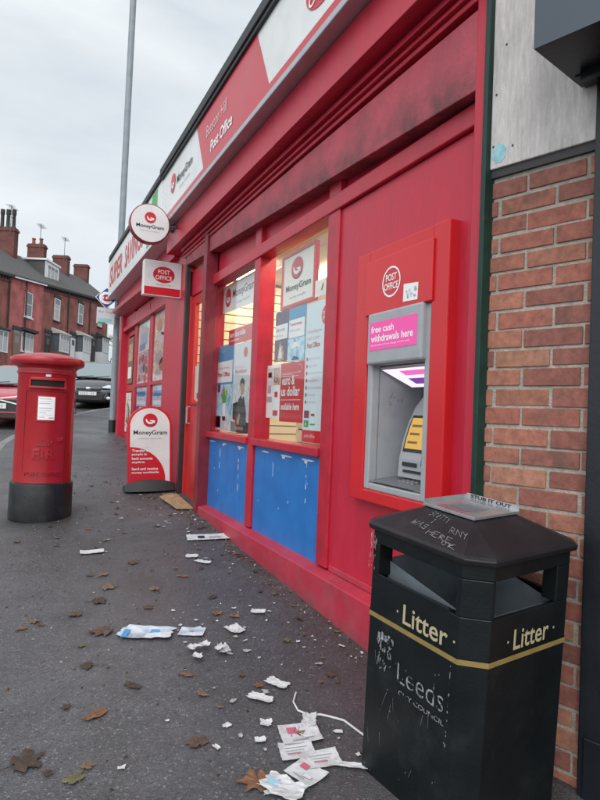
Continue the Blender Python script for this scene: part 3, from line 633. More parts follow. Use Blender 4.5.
# ------------------------------------------------------------------ posters and signs in the windows
WX=.080
def poster(label,pieces,cat='poster',group=None,x=None,t=.004,name='window_poster'):
    """pieces: list of ('r',yL,yR,z0,z1,mat,lift) | ('p',pts,mat,lift) | ('t',text,yL,z,w,h,mat,lift,bold); y increasing = left"""
    mb=MB(); first=True; x=WX if x is None else x
    for q in pieces:
        if q[0]=='r': _,a,b,c,d,m,l=q; mb.rect(-a,-b,c,d,(x-l*.0016,0,0),Y_,Z_,t if first else 0,m)
        elif q[0]=='p': _,pts,m,l=q; mb.prism([(-a,b) for a,b in pts],(x-l*.0016,0,0),Y_,Z_,t if first else 0,m)
        elif q[0]=='t': _,s,a,z,w,h,m,l,bo=q; mb.text(s,(x-l*.0016,0,0),Y_,Z_,-a,z,w,h,m,bo)
        elif q[0]=='l': _,a,z,rx_,ry_,dk=q; mg_logo(mb,(x-.0016,0,0),Y_,Z_,-a,z,rx_,ry_,.0012,PRED,PWHITE,dk)
        first=False
    c=[v for v in mb.v]; lo=min(v.z for v in c); ym=sum(v.y for v in c)/len(c)
    o=build(name,mb,loc=(x,ym,lo)); return tag(o,label,cat,group)
G='advertising posters inside the shop windows'
def lines(yl,z,w_,n,m,l=1,dz=.022,h_=.006,sd=1):
    r_=random.Random(sd); return [('r',yl,yl-w_*r_.uniform(.55,1),z-i*dz,z-i*dz+h_,m,l) for i in range(n)]
# right window
o=thing('framed_sign','white money transfer sign in a deep red frame hanging in the right window','sign',(.12,3.86,2.22))
mb=MB(); y0,y1,z0,z1=3.57,4.14,2.215,2.62
for a,b,c,d in ((y0,y1,z0,z0+.025),(y0,y1,z1-.025,z1),(y0,y0+.025,z0+.025,z1-.025),(y1-.025,y1,z0+.025,z1-.025)): mb.box(.076,.108,a,b,c,d,PRED)
build('frame',mb,o,bevel=.003)
mb=MB(); mb.box(.085,.104,y0+.025,y1-.025,z0+.025,z1-.025,PCREAM); pn=build('panel',mb,o)
mb=MB(); mg_logo(mb,(.0825,0,0),Y_,Z_,-3.875,2.49,.10,.078,.0012,PRED,PWHITE,PBLACK); build('emblem',mb,pn)
mb=MB(); mb.text('MoneyGram',(.0825,0,0),Y_,Z_,-4.06,2.325,.42,.06,PBLACK,.015); mb.text('money transfer',(.0825,0,0),Y_,Z_,-3.99,2.275,.28,.025,PGREY,0); build('lettering',mb,pn)
poster('small white card with a black mark beside the framed sign, right window',[('r',3.565,3.40,2.225,2.335,PCREAM,0),('p',[(3.475,2.26),(3.455,2.262),(3.435,2.305),(3.452,2.302)],PBLACK,1)],'card',G)
tp=[('r',3.675,3.325,1.265,2.195,mat('poster_pale_blue_white',(.62,.72,.76),.4),0),('r',3.675,3.325,1.265,1.345,PRED,1),('t','post office',3.64,1.29,.16,.03,PPALEPINK,2,.01),
 ('p',[(3.392+a,2.09+b) for a,b in ell(0,0,.055,.06,28)],PRED,1),('t','POST',3.424,2.092,.06,.024,PWHITE,2,.02),('t','OFFICE',3.43,2.062,.074,.024,PWHITE,2,.02),
 ('t','Everything you',3.65,1.985,.21,.034,PPALEPINK,1,.01),('t','need at your',3.65,1.94,.18,.034,PPALEPINK,1,.01),('t','Post Office',3.65,1.893,.19,.036,PRED,1,.02),
 ('r',3.655,3.58,1.425,1.475,mat('print_plum',(.25,.02,.10),.4),1),('r',3.655,3.585,1.365,1.41,PGREEN,1),('t','A',3.635,1.373,.025,.03,PWHITE,2,.02),('r',3.55,3.50,1.44,1.455,PRED,1),('r',3.56,3.49,1.38,1.39,PGREEN,1)]
for i in range(7):
    z=1.82-i*.048; tp+=[('p',[(3.64+a,z+b) for a,b in ell(0,0,.011,.014,10)],PRED,1)]
    tp+=[('t',['send money','pay a bill','travel money','broadband','car insurance','parcels','savings'][i],3.615,z-.01,[.17,.12,.2,.15,.2,.11,.12][i],.02,PPALEPINK,1,0)]
poster('tall pale poster with a bulleted list at the right edge of the right window',tp,'poster',G)
poster('blue travel poster with a white caption and parasol in the right window',[('r',3.975,3.69,1.82,2.205,PBLUE,0),('r',3.965,3.70,1.99,2.12,PWHITE,1),('t','Travel money',3.945,2.07,.20,.028,PRED,2,.01),('t','made simple',3.945,2.03,.17,.022,PPALEPINK,2,.01),
  ('r',3.975,3.69,1.82,1.985,PH_COOL,1),('p',[(3.93,1.91),(3.87,1.955),(3.80,1.96),(3.745,1.905),(3.80,1.925),(3.84,1.918)],PWHITE,2),('r',3.838,3.830,1.83,1.915,PWHITE,2),('p',[(3.90,1.83),(3.86,1.86),(3.80,1.85),(3.76,1.83)],PNAVY,2)],'poster',G)
poster('dark poster with a white caption over a lit figure in the right window',[('r',4.225,3.982,1.835,2.21,PH_NIGHT,0),('r',4.22,3.987,2.0,2.11,PWHITE,1),('t','Gift cards',4.20,2.06,.16,.026,PGREY,2,.01),('t','sold here',4.20,2.02,.13,.02,PPALEPINK,2,0),
  ('p',[(4.16,1.84),(4.04,1.84),(4.05,1.91),(4.08,1.96),(4.12,1.985),(4.14,1.93)],PH_FACE,1),('p',[(4.14,1.86),(4.07,1.86),(4.09,1.93),(4.12,1.95)],PCREAM,2)],'poster',G)
poster('red poster reading euro and us dollar in the right window',[('r',4.085,3.685,1.39,1.815,PRED,0),('t','euro &',4.05,1.655,.22,.07,PWHITE,1,.02),*lines(4.05,1.73,.3,2,PPALEPINK,1,.014,.004),('t','us dollar',4.06,1.575,.32,.07,PWHITE,1,.02),('t','available here',4.06,1.475,.32,.05,PWHITE,1,.02),('r',4.06,3.72,1.545,1.55,PPALEPINK,1),('r',4.06,3.74,1.74,1.743,PPALEPINK,1),
  ('p',[(3.755+a,1.77+b) for a,b in ell(0,0,.035,.028,20)],PPALEPINK,1),('p',[(3.755+a,1.77+b) for a,b in ell(0,0,.031,.024,20)],PRED,2)],'poster',G)
poster('white leaflets with small photos at the left of the red euro poster',[('r',4.35,4.095,1.412,1.815,PWHITE,0),('r',4.226,4.222,1.412,1.815,PLGREY,1),('r',4.33,4.26,1.60,1.66,PGREY,1),('r',4.215,4.10,1.66,1.79,PH_FACE,1),('r',4.335,4.24,1.66,1.79,PH_DESK,1),('r',4.19,4.13,1.57,1.61,PRED,1),('r',4.34,4.24,1.53,1.575,PGREY,1),('r',4.21,4.12,1.43,1.47,PRED,1),('r',4.33,4.25,1.72,1.76,PLGREY,1)],'leaflets',G)
# left window
poster('white money transfer poster hanging at the top of the left window',[('p',[(5.655,2.66),(5.655,2.40),(4.725,2.385),(4.725,2.66)],PWHITE,0),('l',5.50,2.535,.085,.09,None),('t','MoneyGram',5.37,2.49,.58,.10,PBLACK,1,.015),('t','money transfer',5.25,2.435,.36,.035,PGREY,1,0)],'poster',G,x=.105)
poster('red bureau de change strip above the two posters in the left window',[('r',5.345,4.70,2.06,2.20,PRED,0),('t','euro & us dollar',5.30,2.125,.42,.05,PWHITE,1,.02),('r',5.30,5.05,2.09,2.1,PPALEPINK,1)],'poster',G,x=.076)
poster('blue and white poster with a vase of flowers in the left window',[('r',5.685,5.19,1.268,2.075,PBLUE,0),('r',5.665,5.21,1.72,1.92,PWHITE,1),('t','Making it easier',5.64,1.84,.36,.032,PPALEPINK,2,.01),('t','Post Office',5.64,1.775,.36,.045,PRED,2,.02),('t','POST',5.55,2.0,.1,.03,PSKY,1,.02),
  ('r',5.685,5.19,1.268,1.70,PH_COOL,1),('r',5.685,5.19,1.268,1.40,PH_DESK,2),('r',5.45,5.36,1.36,1.53,PWHITE,2),('p',[(5.45,1.52),(5.52,1.60),(5.43,1.70),(5.38,1.60),(5.31,1.66),(5.36,1.53)],PGREEN,2),('p',[(5.46,1.60),(5.49,1.64),(5.45,1.67),(5.43,1.63)],PPINK,3),('p',[(5.35,1.58),(5.33,1.63),(5.37,1.66),(5.40,1.61)],mat('print_lime',(.35,.5,.05),.4),3),('r',5.66,5.50,1.29,1.40,PWHITE,2),('r',5.62,5.55,1.63,1.70,PNAVY,2)],'poster',G)
poster('white poster of a dark haired man at a desk in the left window',[('r',5.182,4.708,1.268,2.055,PLGREY,0),('p',[(4.87+a,1.965+b) for a,b in ell(0,0,.05,.045,20)],PRED,1),('t','Business',5.13,1.83,.24,.035,PPALEPINK,1,.01),('t','Banking',5.13,1.775,.30,.05,PRED,1,.02),
  ('r',5.182,4.708,1.268,1.70,PH_DESK,1),('r',5.182,4.708,1.268,1.36,PWHITE,1),('p',[(5.15,1.37),(5.16,1.52),(5.0,1.54),(5.0,1.37)],PBLACK,1),
  ('p',[(5.07,1.33),(5.08,1.45),(5.0,1.56),(4.93,1.60),(4.86,1.57),(4.80,1.45),(4.79,1.33)],PBLACK,2),('p',[(4.915+a,1.65+b) for a,b in ell(0,0,.045,.06,18)],PSKIN,3),('p',[(4.97,1.66),(4.965,1.72),(4.915,1.745),(4.865,1.72),(4.865,1.68),(4.90,1.70),(4.945,1.695)],PBLACK,4),('p',[(4.93,1.595),(4.90,1.56),(4.885,1.595)],PWHITE,3),
  ('p',[(5.03,1.35),(4.97,1.44),(4.94,1.42),(4.98,1.33)],PSKIN,3),('p',[(5.06,1.29),(4.85,1.29),(4.85,1.32),(5.06,1.32)],PBROWN,3)],'poster',G)
# door glass notice
poster('white notice with a red corner on the lit door glass',[('r',6.34,6.12,1.56,1.92,PCREAM,0),('r',6.24,6.14,1.57,1.63,PRED,1)],'notice',None,x=.037,t=.002,name='door_notice')

# ------------------------------------------------------------------ projecting signs and small fittings
UX=(1,0,0)
ds=thing('projecting_sign','round white money transfer sign sticking out below the fascia','sign',(-.28,6.5,3.3))
yc=6.5; cx,cz=-.492,3.415
mb=MB(); n=48; rim=ell(cx,cz,.212,.212,n)
mb.prism(rim,(0,yc-.045,0),UX,Z_,.09,mat('sign_rim_red',(.22,.008,.02),.4)); build('rim',mb,ds,bevel=.006)
mb=MB(); mb.prism(ell(cx,cz,.2,.2,n),(0,yc-.048,0),UX,Z_,.004,SIGNW); mb.prism(ell(-cx,cz,.2,.2,n),(0,yc+.048,0),(-1,0,0),Z_,.004,SIGNW); fc=build('face',mb,ds)
mb=MB(); mg_logo(mb,(0,yc-.0495,0),UX,Z_,cx+.0,cz+.06,.06,.06,.0012); build('emblem',mb,fc)
mb=MB(); mb.text('MoneyGram',(0,yc-.0495,0),UX,Z_,cx-.145,cz-.065,.29,.05,PBLACK,.02); mb.text('money transfer',(0,yc-.0495,0),UX,Z_,cx-.10,cz-.095,.2,.02,PGREY,0); build('lettering',mb,fc)
mb=MB(); mb.tube([(-.30,yc,cz),(-.20,yc,cz+.02)],.018,STEELD,8); build('bracket',mb,ds)
ps=thing('projecting_sign','square white and red post office box sign on the red pilaster','sign',(-.05,6.82,2.7))
x0,x1,z0,z1=-.475,-.046,2.715,3.115; ya,yb=6.80,6.90
mb=MB(); mb.box(x0,x1,ya,yb,z0,z1,SIGNW); build('sign_box',mb,ps,bevel=.008)
for O,U,sx in (((0,ya-.002,0),UX,1),((0,yb+.002,0),(-1,0,0),-1)):
    a,b=sorted((x0*sx,x1*sx))
    mb=MB(); mb.rect(a+.012,b-.012,z0+.012,z0+.10,O,U,Z_,.002,PRED); build('red_band',mb,ps)
    mb=MB(); c=(a+b)/2+.01*sx; mb.prism(ell(c,z0+.245,.122,.092,36),O,U,Z_,.002,PRED); e=build('emblem',mb,ps)
    O3=Vector(O)+Vector(U).cross(Vector(Z_))*.0015
    mb=MB(); mb.text('POST',O3,U,Z_,c-.066,z0+.252,.132,.048,PWHITE,.01); mb.text('OFFICE',O3,U,Z_,c-.093,z0+.187,.186,.048,PWHITE,.01); build('lettering',mb,e)
    mb=MB(); mb.text('Beeston Hill',O3,U,Z_,c-.08,z0+.122,.16,.018,PGREY,0); build('lettering',mb,ps)
cc=thing('security_camera','small dark security camera under the end of the fascia sign','camera',(-.12,6.70,3.47))
mb=MB(); mb.ellip((-.19,6.66,3.455),.045,.07,.045,BLKPL); build('body',mb,cc,smooth=60)
mb=MB(); mb.tube([(-.19,6.70,3.47),(-.12,6.72,3.50)],.014,BLKPL,8); build('bracket',mb,cc,smooth=60)
mb=MB(); mb.ellip((-.215,6.605,3.45),.02,.012,.02,PWHITE); build('lens',mb,cc,smooth=60)

# ------------------------------------------------------------------ shop 2
s2=thing('shop_building','red shopfront with tall postered windows further along the row','shop',(0,9.2,.75))
Q=lambda n,mb,**k: build(n,mb,s2,**k)
Y0,Y1=6.985,11.42
def q(n,y0,y1,z0,z1,x0,x1,m=RED2,bv=.006): mb=MB(); mb.box(x0,x1,y0,y1,z0,z1,m); return Q(n,mb,bevel=bv)
q('pilaster',6.985,7.70,.3,3.3,-.03,.2,RED); q('pilaster',11.22,Y1,.6,3.3,-.05,.2,RED)
mb=MB(); mb.hexa([(-.05,7.70,.4),(-.05,7.70,1.06),(-.05,10.2,.6),(-.05,10.2,1.12),(.05,7.70,.4),(.05,7.70,1.08),(.05,10.2,.6),(.05,10.2,1.14)],PLINTH); Q('plinth',mb,bevel=.006)
q('window_post',8.72,8.95,1.0,3.05,.022,.14); q('window_post',9.99,10.22,1.0,3.05,.022,.14); 
q('window_rail',7.70,8.718,1.775,1.83,.02,.12); q('window_rail',8.952,9.988,1.775,1.83,.02,.12)
q('window_rail',7.70,11.22,2.80,2.87,-.02,.12)
for a,b in ((7.70,8.70),(8.98,9.98),(10.22,11.22)): q('transom_panel',a,b,2.872,3.06,.02,.06,RED,.002)
mb=MB()
for a,b in ((7.70,8.718),(8.952,9.988)):
    mb=MB(); mb.box(.036,.042,a,b,1.832,2.80,GLASS); Q('window_pane',mb)
    mb=MB(); mb.box(.036,.042,a,b,1.08,1.775,GLASS); Q('window_pane',mb)
mb=MB(); mb.box(.06,.11,10.22,10.40,.8,2.80,DOORRED); mb.box(.06,.11,11.04,11.22,.8,2.80,DOORRED); mb.box(.06,.11,10.40,11.04,2.70,2.80,DOORRED); mb.box(.06,.11,10.40,11.04,1.72,1.84,DOORRED); mb.box(.06,.11,10.40,11.04,.8,1.0,DOORRED); dd=Q('door',mb,bevel=.004)
mb=MB(); mb.box(.08,.086,10.40,11.04,1.84,2.70,PANEGL); mb.box(.08,.086,10.40,11.04,1.0,1.72,PANEGL); build('door_pane',mb,dd)
mb=MB(); mb.hexa([(-.20,6.99,3.05),(-.20,6.99,3.12),(-.20,Y1,3.16),(-.20,Y1,3.22),(.06,6.99,3.07),(.06,6.99,3.2),(.06,Y1,3.07),(.06,Y1,3.3)],RED2); Q('cornice_moulding',mb,bevel=.006)
q('fascia_board',6.985,Y1,3.23,3.47,-.10,.06,RED,.004)
mb=MB(); mb.box(.2,5.2,Y1-.1,Y1,0,4.1,BRK_SHOP); mb.box(5.1,5.2,Y0,Y1-.11,0,4.1,BRK_SHOP); mb.box(-.05,.06,Y0,Y1,3.472,4.1,BRK_SHOP); Q('wall',mb)
mb=MB(); mb.box(.9,.95,Y0,Y1-.11,.4,3.3,mat('dim_interior',(.10,.075,.08),.9)); mb.box(.1,.9,Y0,Y1-.11,3.07,3.1,CEILM); Q('interior_wall',mb)
mb=MB(); mb.box(-.30,.2,Y0,Y1+.06,4.12,4.20,DARKTRIM); mb.hexa([(.2,Y0,4.1),(.2,Y0,4.22),(.2,Y1,4.1),(.2,Y1,4.22),(5.2,Y0,4.1),(5.2,Y0,4.6),(5.2,Y1,4.1),(5.2,Y1,4.6)],FELT); Q('roof',mb,bevel=.01)
sg=thing('fascia_sign','white shop sign reading super savings in red capitals','sign',(-.2,9.2,3.48))
mb=MB(); mb.box(-.275,-.06,7.0,11.56,3.475,4.115,SIGNW); build('sign_box',mb,sg,bevel=.006)
mb=MB(); O=(-.278,0,0); mb.text('SUPER',O,Y_,Z_,-11.35,3.60,1.45,.36,PRED,.02); mb.text('SAVINGS',O,Y_,Z_,-9.65,3.60,1.55,.36,PRED,.02); build('lettering',mb,sg)
mb=MB(); mb.prism([(-7.85,3.5),(-7.25,3.5),(-7.25,4.09),(-7.55,4.09)],O,Y_,Z_,.002,PGREEN); build('green_panel',mb,sg)
mb=MB(); mb.box(-.29,-.04,7.0,11.58,4.116,4.16,DARKTRIM); mb.box(-.285,-.05,7.0,11.57,3.44,3.474,PLGREY); build('edge_trim',mb,sg)
mb=MB()
G2='posters in the far shop windows'
WX=.048
poster('tall food poster with brown platters in the far shop',[('r',8.70,7.72,1.836,2.796,PH_FOOD,0)]+[('p',[(8.2+dx+a,z+b) for a,b in ell(0,0,rx_,rz_,14)],m,1) for dx,z,rx_,rz_,m in ((.15,2.6,.17,.09,PSKIN),(-.12,2.52,.2,.08,PLGREY),(.0,2.42,.22,.07,PLGREY),(-.2,2.68,.14,.05,PLGREY),(.1,2.15,.25,.1,PGREY),(-.1,2.05,.2,.09,PBROWN),(.15,1.95,.2,.05,PGREY),(-.25,2.2,.12,.09,PSKIN))],'poster',G2)
poster('tall poster of grocery products in the far shop',[('r',9.97,8.97,1.836,2.796,PWHITE,0),('r',9.9,9.04,1.86,2.33,PH_GOODS,1),('r',9.80,9.2,2.42,2.68,PSKY,1),('r',9.85,9.35,2.35,2.45,PBLUE,2),('r',9.7,9.3,2.62,2.75,PLGREY,2)]+[('p',[(9.5+dx+a,z+b) for a,b in ell(0,0,.1,.07,10)],m,2) for dx,z,m in ((.25,2.2,PRED),(.02,2.22,PNAVY),(-.22,2.18,PRED),(.15,2.05,PGREY),(-.1,2.07,PNAVY),(-.3,2.02,PBROWN),(.3,1.92,PRED),(.05,1.93,PGREY),(-.2,1.9,PRED))],'poster',G2)
for (a,b,l) in ((9.96,9.0,'pale blue notice low in the second window of the far shop'),(8.68,7.72,'pale blue notice low in the nearest window of the far shop')):
    poster(l,[('r',a-.04,b+.06,1.10,1.77,PPURPLE,0),('r',a-.05,b+.08,1.47,1.76,PH_COOL,1),('r',a-.12,b+.2,1.62,1.70,PBLUE,2),('r',a-.1,b+.15,1.50,1.56,PWHITE,2),('r',a-.3,a-.5,1.30,1.46,PWHITE,1),('r',b+.5,b+.2,1.22,1.42,PBLUE,1)],'notice',G2)
poster('narrow white photo poster low in the far shop door',[('r',11.0,10.45,1.02,1.70,PH_FOOD,0),('p',[(10.9,1.2),(10.6,1.1),(10.55,1.4),(10.8,1.55)],PBROWN,1),('p',[(10.75+a,1.35+b) for a,b in ell(0,0,.1,.12,12)],PGREY,2)],'poster',G2)
poster('dark photo poster high in the far shop door',[('r',10.98,10.45,1.86,2.66,PBROWN,0),('r',10.9,10.5,2.25,2.55,PH_FACE,1),('r',10.9,10.55,1.95,2.15,PCREAM,1)],'poster',G2)

# ------------------------------------------------------------------ A-board
ab=thing('pavement_sign','arched red and white money transfer sign board on a dark base by the shop door','sign',(-.315,6.73,zg(-.315,6.73)))
ab.rotation_euler=(R(-4),R(-1.5),0); ab.scale=(1.07,1,1)
B=lambda n,mb,p=None,**k: build(n,mb,p or ab,world=False,**k)
w,h=.228,.90
def arch(w,z0,z1,rr): return [(-w,z0),(w,z0)]+[(w-(1-math.cos(R(a)))*w*1.0,z1-rr+math.sin(R(a))*rr) for a in range(0,91,9)]+[(-w+(1-math.cos(R(a)))*w,z1-rr+math.sin(R(a))*rr) for a in range(90,-1,-9)][1:]
mb=MB(); mb.prism(arch(w,.05,h+.035,.215),(0,-.02,0),UX,Z_,.04,PRED); B('frame',mb,bevel=.005)
mb=MB(); mb.prism(arch(w-.025,.07,h+.01,.195),(0,-.0225,0),UX,Z_,.002,SIGNW); fp=B('face',mb)
mb=MB(); r0=[(-w+.025,.07),(w-.085,.07)]; arc=[(-w+.025+ .36*math.sin(R(t)),.12+.36*math.cos(R(t))) for t in range(90,-1,-6)]
mb.prism([(-w+.025,.07),(-w+.385,.07)]+[(x,z) for x,z in arc],(0,-.025,0),UX,Z_,.001,PRED); B('red_panel',mb,fp)
mb=MB(); mg_logo(mb,(0,-.0245,0),UX,Z_,.0,.775,.075,.075,.0012,PRED,PWHITE,mat('print_dark_red',(.2,.005,.01),.4)); B('emblem',mb,fp)
mb=MB(); mb.text('MoneyGram',(0,-.0245,0),UX,Z_,-.17,.60,.345,.065,PBLACK,.015); mb.text('money transfer',(0,-.0245,0),UX,Z_,-.12,.56,.25,.024,PGREY,0)
for i,(t,ww) in enumerate((('Transfer to',.18),('people in',.15),('bank accounts',.21),('anytime',.13),('',0),('Send and receive',.265),('money worldwide',.275))):
    if t: mb.text(t,(0,-.0268,0),UX,Z_,-.185,.425-i*.043+(.015 if i>4 else 0),ww,.03,PWHITE,.02)
B('lettering',mb,fp)
mb=MB(); vs=[]; k=14; fs=[]
for i in range(k+1):
    t=-1+2*i/k; hh=.035+.085*math.sqrt(max(0,1-t*t*.92)); dd=.06+.12*math.sqrt(max(0,1-t*t*.95)); x=t*.262
    vs+=[(x,-dd,0),(x,-dd*.55,hh),(x,dd*.55,hh),(x,dd,0)]
for i in range(k): a=i*4; fs+=[(a,a+4,a+5,a+1),(a+1,a+5,a+6,a+2),(a+2,a+6,a+7,a+3),(a,a+3,a+7,a+4)]
fs+=[(0,1,2,3),(k*4+3,k*4+2,k*4+1,k*4)]; mb.add(vs,fs,mat('black_rubber_base',(.025,.025,.027),.6,var=.2,bump=.1)); bs=B('base',mb,smooth=35)
mb=MB(); mg_logo(mb,(0.02,-.1225,.062),UX,Vector((0,.5,.87)),0,0,.055,.027,.0015); B('emblem',mb,bs)
o=thing('doormat','worn tan cardboard mat lying in front of the shop door','mat',(-.10,6.12,zg(-.10,6.12)+.01)); 
mb=MB(); mb.prism([(-.14,-.36),(.02,-.38),(.025,.33),(-.08,.36),(-.19,.20)],(0,0,.012),UX,(0,1,.06),.014,CARD); build('mat_sheet',mb,o,world=False,bevel=.003)

# ------------------------------------------------------------------ brick building on the right
bd=thing('brick_building','red brick wall with a grey weathered board above, beside the red shopfront','building',(-.07,1.79,.2),0)
th=math.atan2(-.951,.309)             # along-wall direction in world
MW=Matrix.Translation((-.068,1.788,0))@Matrix.Rotation(th,4,'Z')    # local x along wall (towards camera right), local -y = street face?
def wallmb(mb): return mb.moved(MW)
K=.958
# local y: outward normal is -y rotated: check sign: along=(.309,-.951), outward=(-.951,-.309) = rotate(along,-90deg) -> local -y
rows=[]; mb=MB(); rnd=random.Random(12)
mb2=MB(); mb2.box(.0,3.2,.0045,.30,-.3,2.40,MORTAR); 
ch=.0747*K; bl=.2255*K; j=.0125*K
# course phases: joints measured on the photograph's wall
z=2.372-40*ch; k=0
cols=[(.33,.125,.085),(.30,.105,.075),(.35,.14,.093),(.27,.098,.073),(.36,.165,.108),(.24,.09,.07),(.32,.13,.088)]
while z<2.372-.001:
    zt=z+ch-j; off=-.045 if k%2 else -.045-bl*.5
    x=off
    while x<3.2:
        a=max(x,0.002); b=min(x+bl-j,3.2)
        if b-a>.012:
            c=cols[rnd.randrange(7)]; f=rnd.uniform(.82,1.06)*(0.8 if rnd.random()<.05 else 1); c=tuple(v*f for v in c)
            dx=[rnd.uniform(-.0035,.003) for _ in range(4)]; fy=rnd.uniform(-.003,.002); a+=rnd.uniform(-.003,.003) if a>.01 else 0; b+=rnd.uniform(-.003,.003)
            if b-a>.15 and rnd.random()<.0:   # burnt end
                m=a+(b-a)*rnd.uniform(.4,.7); dark=(c[0]*.64,c[1]*.72,c[2]*.78)
                ca,cb=(c,dark) if rnd.random()<.5 else (dark,c)
                mb.box(a,m,fy,.05,z+dx[0],zt+dx[1],BRICKF,ca); mb.box(m,b,fy,.05,z+dx[0],zt+dx[1],BRICKF,cb)
            else: mb.box(a,b,fy,.05,z+dx[0],zt+dx[1],BRICKF,c)
        x+=bl
    z+=ch; k+=1
wallmb(mb); wallmb(mb2)
wl=build('wall',mb2,bd); build('brickwork',mb,wl,bevel=.0022)
mb=MB(); mb.box(.012,3.2,-.010,.2,2.376,2.405,DKGUIDE); wallmb(mb); build('flashing',mb,bd)
mb=MB(); mb.box(.022,3.2,-.020,.2,2.407,4.3,BOARD); wallmb(mb); bo=build('board',mb,bd,bevel=.003)
mb=MB(); mb.prism([(.058+a*(1+.12*math.sin(i*1.7)),2.462+b*(1+.1*math.cos(i*2.1))) for i,(a,b) in enumerate(ell(0,0,.028,.037,22))],(0,-.0215,0),UX,Z_,.001,mat('pale_blue_sticker',(.27,.50,.55),.6,var=.2,vscale=40)); 
wallmb(mb); build('sticker',mb,bo)
for u,v in ((.034,2.492),(.112,2.475),(.040,2.69),(.075,2.87)):
    mb=MB(); mb.prism([(u+a,v+b) for a,b in ell(0,0,.004,.005,8)],(0,-.0215,0),UX,Z_,.001,PBLACK); wallmb(mb); build('nail',mb,bo)
mb=MB(); mb.box(.0,3.2,.30,.34,-.3,4.6,BRK_SHOP); wallmb(mb); build('backing_wall',mb,bd)
gp=thing('trim_strip','narrow dark green painted strip between red shopfront and brick wall','trim',(-.07,1.775,.2))
mb=MB(); mb.box(-.101,-.05,1.762,1.787,.1,3.6,GREEN); build('strip',mb,gp,bevel=.002)
# black pilaster and shutter box of the next shop
bp=thing('black_pilaster','tall black painted post at the right edge beside the brick wall','post',(.06,1.4,.2))
mb=MB(); mb.box(.412,.75,-.035,.02,-.2,2.62,NAVYBLK); mb.box(.43,.73,-.042,-.034,-.2,.45,NAVYBLK); wallmb(mb); build('post',mb,bp,bevel=.006)
sb=thing('shutter_box','dark blue grey metal shutter box jutting out high on the right','shutter box',(.0,1.4,2.6))
mb=MB()
mb.add([(.36,-.375,2.572),(.36,-.375,3.25),(.36,-.026,2.596),(.36,-.026,3.35),(2.6,-.375,2.572),(2.6,-.375,3.25),(2.6,-.026,2.596),(2.6,-.026,3.35)],[(0,1,3,2),(4,6,7,5),(0,4,5,1),(2,3,7,6),(1,5,7,3)],BOXF)
mb.add([(.36,-.375,2.572),(.36,-.026,2.596),(2.6,-.026,2.596),(2.6,-.375,2.572)],[(0,1,2,3)],NAVYBLK)
wallmb(mb); build('casing',mb,sb)
mb=MB(); mb.box(.40,2.6,-.14,-.115,2.56,2.60,NAVYBLK); mb.box(.375,.43,-.12,-.03,2.585,2.608,NAVYBLK); wallmb(mb); build('shutter_slot',mb,sb,bevel=.003)

# ------------------------------------------------------------------ litter bin
bn=thing('litter_bin','black square council litter bin with gold lettering and steel top plate','litter bin',(-.308,1.537,1.095),rot=(.076,-.041,.144))
B=lambda n,mb,p=None,**k: build(n,mb,p or bn,world=False,**k)
X0,X1,Yf,Yb=-.25,.226,-.251,.251; c=.061
def octo(i,z,cc=None):
    cc=c if cc is None else cc
    a,b,d,e=X0+i,X1-i,Yf+i,Yb-i
    return [(a,d+cc,z),(a+cc,d,z),(b-cc*.6,d,z),(b,d+cc*.6,z),(b,e-cc*.6,z),(b-cc*.6,e,z),(a+cc*.6,e,z),(a,e-cc*.6,z)]
# lid: rim, hipped top, steel plate
mb=MB(); rings=[octo(.014,-.022),octo(0,-.020),octo(-.003,-.004),octo(.006,.004),]
s=.098; cxm=-.012
top=[(-s+cxm,-s+.0,.068),(-s+.0+cxm,-s,.068),(s+cxm,-s,.068),(s+cxm,-s,.068),(s+cxm,s,.068),(s+cxm,s,.068),(-s+cxm,s,.068),(-s+cxm,s,.068)]
vs=[];fs=[]
for r in rings+[top]: vs+=r
for i in range(4):
    for k in range(8): fs.append((i*8+k,i*8+(k+1)%8,(i+1)*8+(k+1)%8,(i+1)*8+k))
fs.append((32,34,36,38)); fs.append(tuple(range(7,-1,-1)))
mb.add(vs,fs,LIDB); lid=B('lid',mb,bevel=.003)
mb=MB(); s2_=.105
mb.box(-s2_+cxm,s2_+cxm,-s2_,-s2_+.05,.069,.078,STUBM); mb.box(-s2_+cxm,s2_+cxm,s2_-.05,s2_,.069,.078,STUBM); mb.box(-s2_+cxm,-s2_+.045+cxm,-s2_+.05,s2_-.05,.069,.078,STUBM); mb.box(s2_-.045+cxm,s2_+cxm,-s2_+.05,s2_-.05,.069,.078,STUBM)
mb.box(-s2_+cxm,s2_+cxm,s2_,s2_+.004,.069,.090,STUBM); mb.box(s2_+cxm,s2_+.004+cxm,-s2_,s2_+.004,.069,.093,STUBM)
mb.box(-s2_+.045+cxm,s2_-.045+cxm,-s2_+.05,s2_-.05,.0685,.0705,STEELD)
sp=B('stub_plate',mb,lid,bevel=.0015)
mb=MB(); mb.text('STUB IT OUT',(s2_+cxm-.0012,0,0),Y_,Z_,-.09,.0795,.165,.012,PBLACK,.02)
for i in range(7):
    for k in range(5): mb.prism(ell(-.09+cxm+k*.008,.055-i*.016,.0028,.0028,8),(0,0,.0785),UX,(0,1,0),0,PBLACK)
B('lettering',mb,sp)
